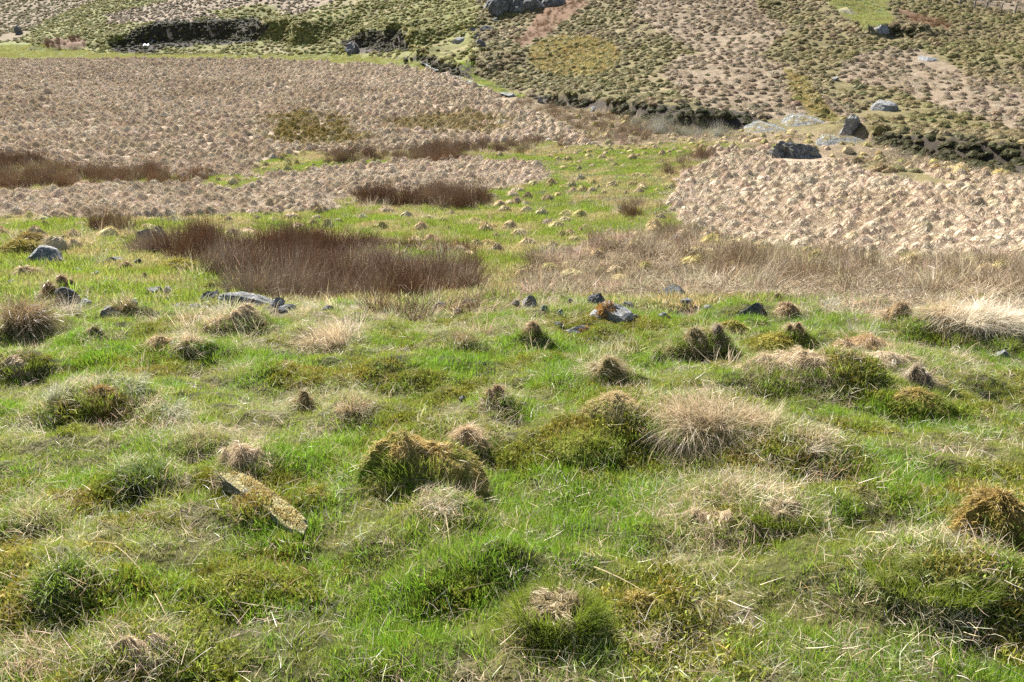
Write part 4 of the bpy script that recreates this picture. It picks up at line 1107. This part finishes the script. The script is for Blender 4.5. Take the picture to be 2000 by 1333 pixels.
# --- near lawn
x, y, z = strew(lambda Y: min(1900, 6600 / max(Y, 1.5)), .9, 11.5, 1, 201)
zi = zone_at(x, y, z); g, d = near_mix(x, y, z)
k = (zi == 0) & (rg.random(len(x)) > .12 * g) & (rg.random(len(x)) > .08 * d) & clear(x, y)
x, y, z, g, d = x[k], y[k], z[k], g[k], d[k]
nn = len(x)
lush = sstep(-.2, .25, .7 * fbm(x / .5, y / .5, 35, 2) + .6 * fbm(x / .13, y / .13, 135, 2))
thin = fbm(x / .16, y / .14, 136, 2) < -.16
kk = ~thin | (rg.random(len(x)) < .35)
x, y, z, g, d, lush = x[kk], y[kk], z[kk], g[kk], d[kk], lush[kk]; nn = len(x)
t1 = lerp3((.20, .25, .028), (.125, .225, .016), lush); t2 = lerp3((.33, .36, .06), (.21, .32, .03), lush)
t1 = lerp3(t1, (.28, .27, .035), .4 * g); t2 = lerp3(t2, (.42, .35, .15), .5 * d)
s = scl3(nn, .75, 1.3, .7, 1.2) * (.50 + .56 * lush)[:, None] * np.clip(.75 + y / 16, .8, 1.35)[:, None]
scatter('grass', np.stack([x, y, z], -1), rots(nn), s, jit(t1, nn, rg), jit(t2, nn, rg), C_LAWN, 10, 'short bright green turf covering the near slope')
# --- near moss
x, y, z = strew(lambda Y: min(1500, 5600 / max(Y, 1.5)), .9, 11.5, 1, 202)
zi = zone_at(x, y, z); g, d = near_mix(x, y, z)
k = (zi == 0) & (rg.random(len(x)) < g * .95)
x, y, z, g = x[k], y[k], z[k], g[k]; nn = len(x)
gold = sstep(-.05, .35, fbm(x / .3, y / .3, 36, 3)) * g
t1 = lerp3((.27, .27, .04), (.40, .29, .085), gold); t2 = lerp3((.21, .22, .03), (.34, .24, .06), gold)
scatter('moss', np.stack([x, y, z], -1), rots(nn), scl3(nn, .8, 1.6, .7, 1.4), jit(t1, nn, rg), jit(t2, nn, rg), C_MOSS, 8, 'low yellow-green moss between the turf')
# --- near dead blades
x, y, z = strew(lambda Y: min(900, 3000 / max(Y, 1.5)), .9, 11.5, 1, 203)
zi = zone_at(x, y, z); g, d = near_mix(x, y, z)
k = (rg.random(len(x)) < (.24 + .7 * d + (zi != 0) * .4)) & clear(x, y)
x, y, z, d = x[k], y[k], z[k], d[k]; nn = len(x)
t1 = lerp3((.76, .69, .52), (.62, .50, .33), rg.random(nn)); t2 = jit((.40, .30, .17), nn, rg)
scatter('dead_grass', np.stack([x, y, z], -1), rots(nn, .25), scl3(nn, .55, 1.35, .6, 1.1), jit(t1, nn, rg), t2, C_DEAD, 12, 'bleached dead blades lying through the near turf')
# --- upright pale wisps along the brow
x, y, z = strew(lambda Y: 16, 5.6, 11.5, 1, 206)
zi = zone_at(x, y, z); g, d = near_mix(x, y, z)
k = (rg.random(len(x)) < .05 + .75 * d * sstep(5.5, 7.5, y)) & clear(x, y)
x, y, z = x[k], y[k], z[k]; nn = len(x)
scatter('dead_grass', np.stack([x, y, z], -1), rots(nn, .12), scl3(nn, .6, 1.3, .7, 1.3), jit((.66, .56, .40), nn, rg), jit((.42, .34, .20), nn, rg), C_WISP, 8, 'upright pale wisps of dead grass along the brow of the slope')
# --- loose dead blades round the foot of every tussock
KX, KY = [], []
for tx, ty, tr, td in TUS_AT:
    k = int(34 + 80 * tr * tr * 30 / max(.5, td * .25))
    a = rg.random(k) * 6.283; q = tr * (.55 + .9 * rg.random(k) ** 1.3)
    KX.append(tx + np.cos(a) * q); KY.append(ty + np.sin(a) * q * .9)
x, y = np.concatenate(KX), np.concatenate(KY); z = hgt(x, y); nn = len(x)
scatter('dead_grass', np.stack([x, y, z], -1), rots(nn, .25), scl3(nn, .6, 1.25, .7, 1.3), jit((.72, .61, .42), nn, rg), jit((.48, .37, .22), nn, rg), C_DEAD, 12, 'loose dead blades round the feet of the near tussocks')
k = rg.random(nn) < .5
x, y = x[k] + rg.normal(size=k.sum()) * .05, y[k] + rg.normal(size=k.sum()) * .05; z = hgt(x, y); nn = len(x)
scatter('grass', np.stack([x, y, z], -1), rots(nn, .2), scl3(nn, .8, 1.4, .8, 1.3), jit((.16, .23, .022), nn, rg), jit((.30, .33, .07), nn, rg), C_LAWN, 10, 'longer green grass growing round the feet of the near tussocks')
# --- turf beyond
x, y, z = strew(lambda Y: 75 if Y < 26 else (30 if Y < 62 else 7), 8.8, 135, 1, 204)
zi = zone_at(x, y, z)
k = np.isin(zi, [ZI['turf'], ZI['goldmoss'], ZI['shortgreen']]) | ((zi == ZI['rush']) & (rg.random(len(x)) < .6))
x, y, z, zi = x[k], y[k], z[k], zi[k]; nn = len(x)
pat = sstep(-.15, .3, fbm(x / 1.3, y / 1.3, 37, 3))
t1 = lerp3((.175, .23, .026), (.27, .235, .07), pat); t2 = lerp3((.25, .295, .045), (.48, .39, .20), pat)
sg = (zi == ZI['shortgreen'])[:, None]
t1 = np.where(sg, np.array([.21, .21, .06]), t1); t2 = np.where(sg, np.array([.29, .27, .09]), t2)
gm = (zi == ZI['goldmoss'])[:, None]
t1 = np.where(gm, np.array([.26, .19, .05]), t1); t2 = np.where(gm, np.array([.33, .26, .12]), t2)
scatter('grass', np.stack([x, y, z], -1), rots(nn), scl3(nn, .7, 1.4) * np.where(y > 62, 2.0, 1.0)[:, None], jit(t1, nn, rg), jit(t2, nn, rg), C_TURF, 8, 'green turf of the valley floor')
# --- straw matting and dry grass
x, y, z = strew(lambda Y: 30 if Y < 16 else 14 if Y < 24 else (6 if Y < 40 else 2.2), 7.5, 125, 1, 205)
zi = zone_at(x, y, z)
k = np.isin(zi, [ZI['straw'], ZI['dry']]) | (np.isin(zi, [ZI['hillstraw'], ZI['mutedfar']]) & (rg.random(len(x)) < .8))
k &= clear(x, y)
x, y, z, zi = x[k], y[k], z[k], zi[k]; nn = len(x)
pat = sstep(-.2, .3, fbm(x / 3, y / 3, 38, 3))
t1 = lerp3((.58, .48, .36), (.50, .40, .28), pat); t2 = lerp3((.47, .38, .27), (.39, .30, .195), pat)
dry = (zi == ZI['dry'])[:, None]
t1 = np.where(dry, t1 * np.array([.70, .68, .60]), t1); t2 = np.where(dry, t2 * np.array([.6, .58, .5]), t2)
sc = scl3(nn, .7, 1.3, .7, 1.2) * np.clip(.55 + y / 45, .6, 1.5)[:, None]
scatter('dry_grass', np.stack([x, y, z], -1), rots(nn), sc, jit(t1, nn, rg, .12, .05), jit(t2, nn, rg, .12, .05), C_MAT, 8, 'flattened straw-coloured grass matting between tussocks')

# --- tussocks: spaced on a jittered lattice; the ones that show largest are objects of their own
def lattice(step, y0, y1, seed, jitter=.42):
    rg2 = np.random.default_rng(seed)
    yy = np.arange(y0, y1, step)
    X, Y2 = [], []
    for i, a in enumerate(yy):
        half = .625 * 1.2 * a / .93 + 1.5
        xx = np.arange(-half, half, step) + (i % 2) * step / 2
        X.append(xx + rg2.uniform(-1, 1, len(xx)) * jitter * step); Y2.append(a + rg2.uniform(-1, 1, len(xx)) * jitter * step)
    x, y = np.concatenate(X), np.concatenate(Y2)
    return x, y, hgt(x, y)
def place(meshes, name, x, y, z, size, zsc, tint, tint2, label, cat, group, coll, count, stuff_name, stuff_label):
    px, py = proj(x, y, z)
    vis = (px > 10) & (px < 1990) & (py > 5) & (py < 1330)
    order = np.argsort(np.where(vis, y / size, 1e9))
    own = order[:count]; rest = order[count:]
    yaw = rg.random(len(x)) * 6.283
    protos = []
    for m_ in meshes:
        protos.append(None)
    for c, i in enumerate(own):
        q = c % len(meshes)
        if protos[q] is None:
            o = link(name, meshes[q]); protos[q] = o
        else:
            o = protos[q].copy(); COL.objects.link(o)
        o.location = (x[i], y[i], z[i] - .01); o.rotation_euler = (rg.normal() * .1, rg.normal() * .1, yaw[i])
        o.scale = (size[i], size[i], size[i] * zsc[i])
        tag(o, label(i) if callable(label) else label, cat, group, None, tint[i], tint2[i])
    if len(rest):
        r_ = np.stack([rg.normal(size=len(rest)) * .1, rg.normal(size=len(rest)) * .1, yaw[rest]], -1)
        sv = np.stack([size[rest], size[rest], size[rest] * zsc[rest]], -1)
        scatter(stuff_name, np.stack([x, y, z - .01], -1)[rest], r_, sv, tint[rest], tint2[rest], coll, len(meshes), stuff_label)

la, lb = lattice(.34, 14, 42, 301, .55), lattice(.45, 42, 126, 311, .55)
x, y, z = (np.concatenate([p, q_]) for p, q_ in zip(la, lb))
zi = zone_at(x, y, z)
dens = fbm(x / 4, y / 4, 39, 2)
k = (zi == ZI['straw']) & (rg.random(len(x)) < .80 + .3 * dens) & clear(x, y)
x, y, z = x[k], y[k], z[k]; nn = len(x)
px, py = proj(x, y, z)
vign = fbm(x / 6, y / 6, 40, 3)
size = np.where(y < 42, .86, 1.0) * (.42 + .62 * rg.random(nn) ** 1.7) * np.clip(.82 + y / 110, .9, 1.4); zsc = .75 + .7 * rg.random(nn)
pat = sstep(-.2, .3, vign)
t1 = lerp3((.60, .49, .35), (.53, .42, .285), pat); t2 = lerp3((.52, .415, .29), (.43, .335, .22), pat)
ol = np.maximum(1 - sstep(.6, 1.2, np.hypot((px - 610) / 100, (py - 255) / 34) + fbm(x / 2, y / 2, 45, 2)), .8 * (1 - sstep(.6, 1.2, np.hypot((px - 880) / 110, (py - 242) / 18) + fbm(x / 2, y / 2, 46, 2))))
t1 = jit(lerp3(t1, (.33, .25, .07), ol), nn, rg, .12, .03); t2 = jit(lerp3(t2, (.24, .18, .05), ol), nn, rg, .12, .03)
def look(i): return ('large ' if size[i] > np.median(size) * 1.15 else 'small ' if size[i] < np.median(size) * .9 else 'middling ') + ('pale ' if t1[i].sum() > np.median(t1.sum(1)) else 'browner ') + ('peaked ' if zsc[i] > 1.1 else 'low ')
def lab_straw(i):
    a = 'in the pale field below the dark outcrop' if px[i] > 1230 else ('in the straw strip above the large rush bed' if py[i] > 318 and px[i] > 390 else 'under the rush bed at the left edge of the valley' if py[i] > 318 else 'in the wide far field before the green hill')
    return look(i) + 'straw tussock ' + a
place(TUSS, 'moor_tussock', x, y, z, size, zsc, t1, t2, lab_straw, 'tussock', 'straw tussocks of the valley fields', C_TUSS, 300,
      'moor_tussocks', 'countless pale straw tussocks covering the far valley field')

x, y, z = lattice(.75, 13, 62, 302, .5)
zi = zone_at(x, y, z)
dens = fbm(x / 3.5, y / 3.5, 41, 2)
k = (np.isin(zi, [ZI['turf'], ZI['goldmoss']]) & (rg.random(len(x)) < .62 + 1.2 * dens) & (y > 13)) | ((zi == ZI['dry']) & (rg.random(len(x)) < .85))
x, y, z, zi = x[k], y[k], z[k], zi[k]; nn = len(x)
size = .38 + .7 * rg.random(nn) ** 1.5; zsc = .55 + .75 * rg.random(nn)
mixr = rg.random(nn)
t1 = jit(lerp3((.62, .49, .31), (.54, .46, .17), mixr), nn, rg, .15, .05); t2 = jit(lerp3((.46, .34, .20), (.36, .31, .10), mixr), nn, rg, .15, .05)
px, py = proj(x, y, z)
def lab_meadow(i):
    a = 'in the dry grass behind the stone row' if zi[i] == ZI['dry'] and py[i] > 440 else 'in the dry sedge by the stream' if zi[i] == ZI['dry'] else 'on the turf behind the tilted slab' if px[i] < 480 else 'on the green strip beside the large rush bed' if py[i] > 400 else 'on the upper green strip between the two straw fields'
    return look(i) + ('olive' if mixr[i] > .5 else 'brown') + ' tussock ' + a
place(TUSS, 'meadow_tussock', x, y, z, size, zsc, t1, t2, lab_meadow, 'tussock', 'scattered tussocks of the green valley floor', C_TUSS, 300,
      'meadow_tussocks', 'many small tussocks scattered along the valley floor')

x, y, z = lattice(.70, 33, 215, 303, .48)
xb, yb, zb = lattice(.45, 33, 150, 304, .5)
steep = np.hypot(hgt(xb, yb + .7) - hgt(xb, yb - .7), hgt(xb + .7, yb) - hgt(xb - .7, yb)) / 1.4
kb = steep > .42
x, y, z = np.concatenate([x, xb[kb]]), np.concatenate([y, yb[kb]]), np.concatenate([z, zb[kb]])
zi = zone_at(x, y, z)
HZ = [ZI['olive'], ZI['hillgreen'], ZI['hillstraw'], ZI['mutedfar'], ZI['goldmoss'], ZI['peat']]
pr = np.zeros(len(x))
for q, v in zip(HZ, (.95, .80, .85, .5, .95, .75)): pr[zi == q] = v
pr = pr * np.clip(1 + .9 * fbm(x / 7, y / 7, 42, 2), .3, 1.2)
pr[zi == ZI['peat']] = .95
k = (rg.random(len(x)) < pr) & clear(x, y)
x, y, z, zi = x[k], y[k], z[k], zi[k]; nn = len(x)
size = (.70 + .75 * rg.random(nn) ** 1.6) * np.where(zi == ZI['hillstraw'], .72, np.where(zi == ZI['hillgreen'], .85, .88)); zsc = .65 + .5 * rg.random(nn)
size = np.where(zi == ZI['peat'], size * .8, size)
pat = sstep(-.25, .3, fbm(x / 9, y / 5, 43, 3)); mixr = rg.random(nn)
a1 = lerp3((.27, .23, .085), (.34, .265, .15), np.clip(pat * .7 + mixr * .4, 0, 1)); a2 = lerp3((.17, .15, .05), (.23, .175, .09), np.clip(pat * .7 + mixr * .4, 0, 1))
zz_ = zi[:, None]
a1 = np.where(zz_ == ZI['hillgreen'], lerp3((.36, .32, .08), (.45, .36, .14), mixr), a1); a2 = np.where(zz_ == ZI['hillgreen'], lerp3((.12, .15, .028), (.19, .18, .05), mixr), a2)
a1 = np.where(zz_ == ZI['hillstraw'], lerp3((.36, .285, .19), (.31, .24, .145), mixr), a1); a2 = np.where(zz_ == ZI['hillstraw'], lerp3((.22, .16, .095), (.19, .14, .07), mixr), a2)
a1 = np.where(zz_ == ZI['goldmoss'], np.array([.37, .30, .115]), a1); a2 = np.where(zz_ == ZI['goldmoss'], np.array([.2, .17, .04]), a2)
a1 = np.where(zz_ == ZI['peat'], np.array([.12, .105, .04]), a1); a2 = np.where(zz_ == ZI['peat'], np.array([.06, .055, .022]), a2)
px, py = proj(x, y, z)
t1 = a1
def lab_hill(i):
    a = 'along the peat gully past the standing boulder' if px[i] > 1680 and py[i] > 225 else 'on the hill above the standing boulder' if px[i] > 1500 else 'above the stream bank and its grey-green rushes' if px[i] > 1150 else 'on the slope by the white stream'
    return look(i) + 'olive-brown hummock ' + a
place(HUMM, 'hill_hummock', x, y, z, size, zsc, jit(a1, nn, rg, .14, .05), jit(a2, nn, rg, .14, .05), lab_hill, 'hummock', 'hummocks of the far hillside', C_HUMM, 300,
      'hill_hummocks', 'countless olive and brown hummocks covering the far hillside')

# --- rush beds
RB = [('tall brown rush bed along the left edge under the pale field', RUSH_PATCH[0], .9, 14, (.20, .115, .06), (.34, .24, .14)),
      ('narrow rush band between the far field and the green valley floor', RUSH_PATCH[1], .95, 12, (.20, .125, .07), (.32, .23, .14)),
      ('dark rush bed with a bleached patch on the valley floor', RUSH_PATCH[2], .9, 16, (.17, .095, .05), (.30, .20, .12)),
      ('largest dark brown rush bed just beyond the near slope', RUSH_PATCH[3], .74, 24, (.19, .105, .055), (.36, .27, .18)),
      ('small brown rush bed beside the right tussock field', RUSH_PATCH[4], .8, 14, (.21, .125, .065), (.34, .24, .15)),
      ('brown rush strip at the upper corner of the right tussock field', RUSH_PATCH[5], .9, 10, (.22, .14, .08), (.34, .24, .15)),
      ('little brown rush clump above the mossy boulder', RUSH_PATCH[6], .8, 18, (.21, .13, .065), (.33, .23, .13)),
      ('brown sedge bed along the stream side', [(950, 176), (1010, 192), (1120, 212), (1260, 240), (1330, 262), (1250, 282), (1180, 280), (1090, 236)], .8, 5, (.24, .165, .10), (.36, .27, .18)),
      ('grey-green rushes under the peat bank', [(1230, 236), (1330, 240), (1430, 256), (1450, 268), (1380, 274), (1240, 262)], .8, 8, (.28, .26, .17), (.46, .42, .32)),
      ('thin brown rushes in a band over the dry grass in the middle', [(1010, 540), (1040, 505), (1090, 484), (1210, 460), (1340, 452), (1420, 480), (1560, 505), (1500, 522), (1300, 500), (1120, 505), (1050, 545), (1015, 556)], .52, 12, (.30, .215, .13), (.42, .325, .215)),
      ('wide band of dead rushes across the dry right slope', [(1500, 500), (1700, 518), (1960, 508), (2000, 490), (2300, 480), (2300, 575), (2000, 580), (1700, 575), (1480, 570), (1420, 548)], .55, 13, (.34, .25, .15), (.45, .35, .225)),
      ('rusty red rush patch on the hill below the crag', [(1005, 82), (1030, 60), (1060, 5), (1130, -20), (1150, 10), (1110, 35), (1060, 75), (1020, 92)], .7, 2.6, (.24, .15, .08), (.30, .20, .11)),
      ('rusty rush streak beside the dark hollow on the hill', [(1740, 14), (1790, 25), (1870, 52), (1850, 60), (1780, 45)], .8, 4, (.20, .12, .06), (.28, .18, .09)),
      ('rushes in front of the hill bank at the far left', [(80, 82), (150, 74), (180, 90), (140, 100), (90, 96)], 1.2, 3, (.18, .11, .06), (.30, .22, .15)),
      ('brown rush stand along the stone row', [(690, 600), (900, 592), (1010, 590), (1010, 604), (880, 612), (700, 612)], .32, 22, (.28, .19, .10), (.44, .33, .20)),
      ('rushes edging the stream gully by the standing boulder', [(1670, 262), (1740, 262), (1780, 282), (1700, 282)], .8, 8, (.20, .14, .06), (.28, .2, .1))]
RBx = []
for lab, poly, hh, dn, c1, c2 in RB:
    c1 = np.asarray(c1) * (.70, .71, .72); c2 = np.asarray(c2) * (.88, .93, .98)
    P = np.array([ground(*p)[:2] for p in poly])
    lo, hi = P.min(0), P.max(0)
    if hi[1] - lo[1] < .8: hi[1] += .8
    k = int(min(60000, dn * (hi[0] - lo[0]) * (hi[1] - lo[1])))
    xx = lo[0] + (hi[0] - lo[0]) * rg.random(k); yy = lo[1] + (hi[1] - lo[1]) * rg.random(k)
    wx = xx + 1.3 * fbm(xx / 1.2, yy / 1.2, 51, 3); wy = yy + 2.2 * fbm(xx / 1.2, yy / 1.2, 52, 3)
    ins = np.zeros(k, bool)
    for i in range(len(P)):
        (x1, y1), (x2, y2) = P[i], P[(i + 1) % len(P)]
        c = ((y1 > wy) != (y2 > wy)); xi = (x2 - x1) * (wy - y1) / ((y2 - y1) or 1e-9) + x1
        ins ^= c & (wx < xi)
    clump = fbm(xx / .7, yy / .7, 53, 2)
    ins &= (clump + .35 * fbm(xx / 3, yy / 3, 57, 2) > -.06) & clear(xx, yy)
    xx, yy, clump = xx[ins], yy[ins], clump[ins]; nn = len(xx)
    if nn < 3: continue
    t = sstep(.02, .30, fbm(xx / 1.0 + 7, yy / 1.6, 54, 3))
    hv = hh * .9 * (.35 + .8 * sstep(-.2, .3, clump + .5 * fbm(xx / 2.2, yy / 2.2, 55, 2))) * (.75 + .5 * rg.random(nn))
    s = scl3(nn, .8, 1.2); s[:, 2] = hv * (.75 + .4 * rg.random(nn)) / .8
    rr = rots(nn, .08); rr[:, 1] += .14
    t1 = lerp3(c1 * .95, c2, .7 * t); t2 = lerp3(c1 * 1.7, c2 * 1.3, t)
    scatter('rush_bed', np.stack([xx, yy, hgt(xx, yy)], -1), rr, s, jit(t1, nn, rg, .12, .04), jit(t2, nn, rg, .12, .04), C_RUSH, 8, lab)

x, y, z = strew(lambda Y: 5 if Y < 30 else 2, 10, 62, 1, 207)
zi = zone_at(x, y, z)
k = np.isin(zi, [ZI['rush'], ZI['dry'], ZI['turf']]) & (rg.random(len(x)) < np.where(zi == ZI['turf'], .16, .8)) & clear(x, y)
x, y, z = x[k], y[k], z[k]; nn = len(x)
scatter('dead_grass', np.stack([x, y, z], -1), rots(nn, .15), scl3(nn, 1.1, 2.2, .7, 1.3), jit((.50, .41, .28), nn, rg), jit((.36, .28, .17), nn, rg), C_WISP, 8, 'pale wisps of dead grass among the rushes and on the valley floor')

# ------------------------------------------------------------------ long dead stems lying on the near slope
def stem(p0, p1, arch, wd, label=None, name='dead_stem'):
    a, b = ground(*p0), ground(*p1)
    a = a + np.array([0, 0, .025]); b = b + np.array([0, 0, .02])
    K = 7
    d = b - a; s = np.cross(d, [0, 0, 1.0]); s /= max(np.linalg.norm(s), 1e-6)
    V, T = [], []
    for k in range(K + 1):
        t = k / K
        p = a + d * t + np.array([0, 0, 1.0]) * arch * 4 * t * (1 - t)
        ww = wd * (1 - .75 * t)
        V += [p - s * ww - a, p + s * ww - a, p + np.array([0, 0, ww * 1.3]) - a]
    for k in range(K):
        i = 3 * k
        for u, v in ((0, 1), (1, 2), (2, 0)):
            T += [(i + u, i + v, i + 3 + v), (i + u, i + 3 + v, i + 3 + u)]
    S = np.zeros((len(V), 3)); S[:, 0] = .1; S[:, 1] = .6
    o = link(name, mesh_tris(name, np.array(V), T, [M_DEAD], S)); o.location = a
    tag(o, label, 'grass stem', 'long dead stems lying on the near turf', None, (.62, .50, .31), (.5, .38, .22))
STEMS = [((1740, 1168), (1920, 1232), .01, .0030, 'long straight straw stem lying under the green mound'),
         ((1010, 1262), (950, 1320), .02, .0026, 'straw stem in front of the shadowed tussock'),
         ((1160, 1118), (1330, 1216), .02, .0024, 'long thin stem running right from the shadowed tussock top'),
         ((180, 1245), (315, 1208), .03, .0024, 'arched stem at the foot of the yellow-green hump'),
         ((0, 1128), (62, 1162), .01, .0026, 'stem entering from the left edge near the rush tuft'),
         ((0, 1232), (85, 1237), .005, .0024, 'level stem at the left edge under the rush tuft'),
         ((225, 1075), (310, 1170), .03, .0024, 'bleached stem crossing down over the yellow-green hump'),
         ((305, 1172), (335, 1232), .01, .0022, 'lower broken end of the crossed stems'),
         ((1270, 890), (1312, 806), .02, .0024, 'straight stem leaning against the largest tussock'),
         ((1285, 975), (1315, 918), .01, .0022, 'short pale stem standing in turf below the largest tussock'),
         ((1655, 888), (1695, 898), .005, .0026, 'short thick straw on the right slope'),
         ((590, 862), (640, 800), .02, .0020, 'thin stem slanting between the two small tufts'),
         ((870, 1010), (880, 1080), .01, .0022, 'bent white stem hanging in front of the big moss mound'),
         ((890, 1170), (1020, 1148), .02, .0022, 'stem pointing at the shadowed tussock from its side'),
         ((1310, 1322), (1480, 1332), .005, .0024, 'pale stem along the bottom edge'),
         ((75, 1010), (150, 975), .03, .0024, 'arched bleached stem above the rush tuft'),
         ((1900, 1140), (2000, 1188), .03, .0022, 'thin stem over the dark hollow at the right edge'),
         ((1690, 1050), (1790, 1090), .03, .0024, 'stem lying above the green mound'),
         ((990, 1282), (1160, 1292), .01, .0024, 'long stem along the foot of the shadowed tussock')]
for s_ in STEMS: stem(*s_)
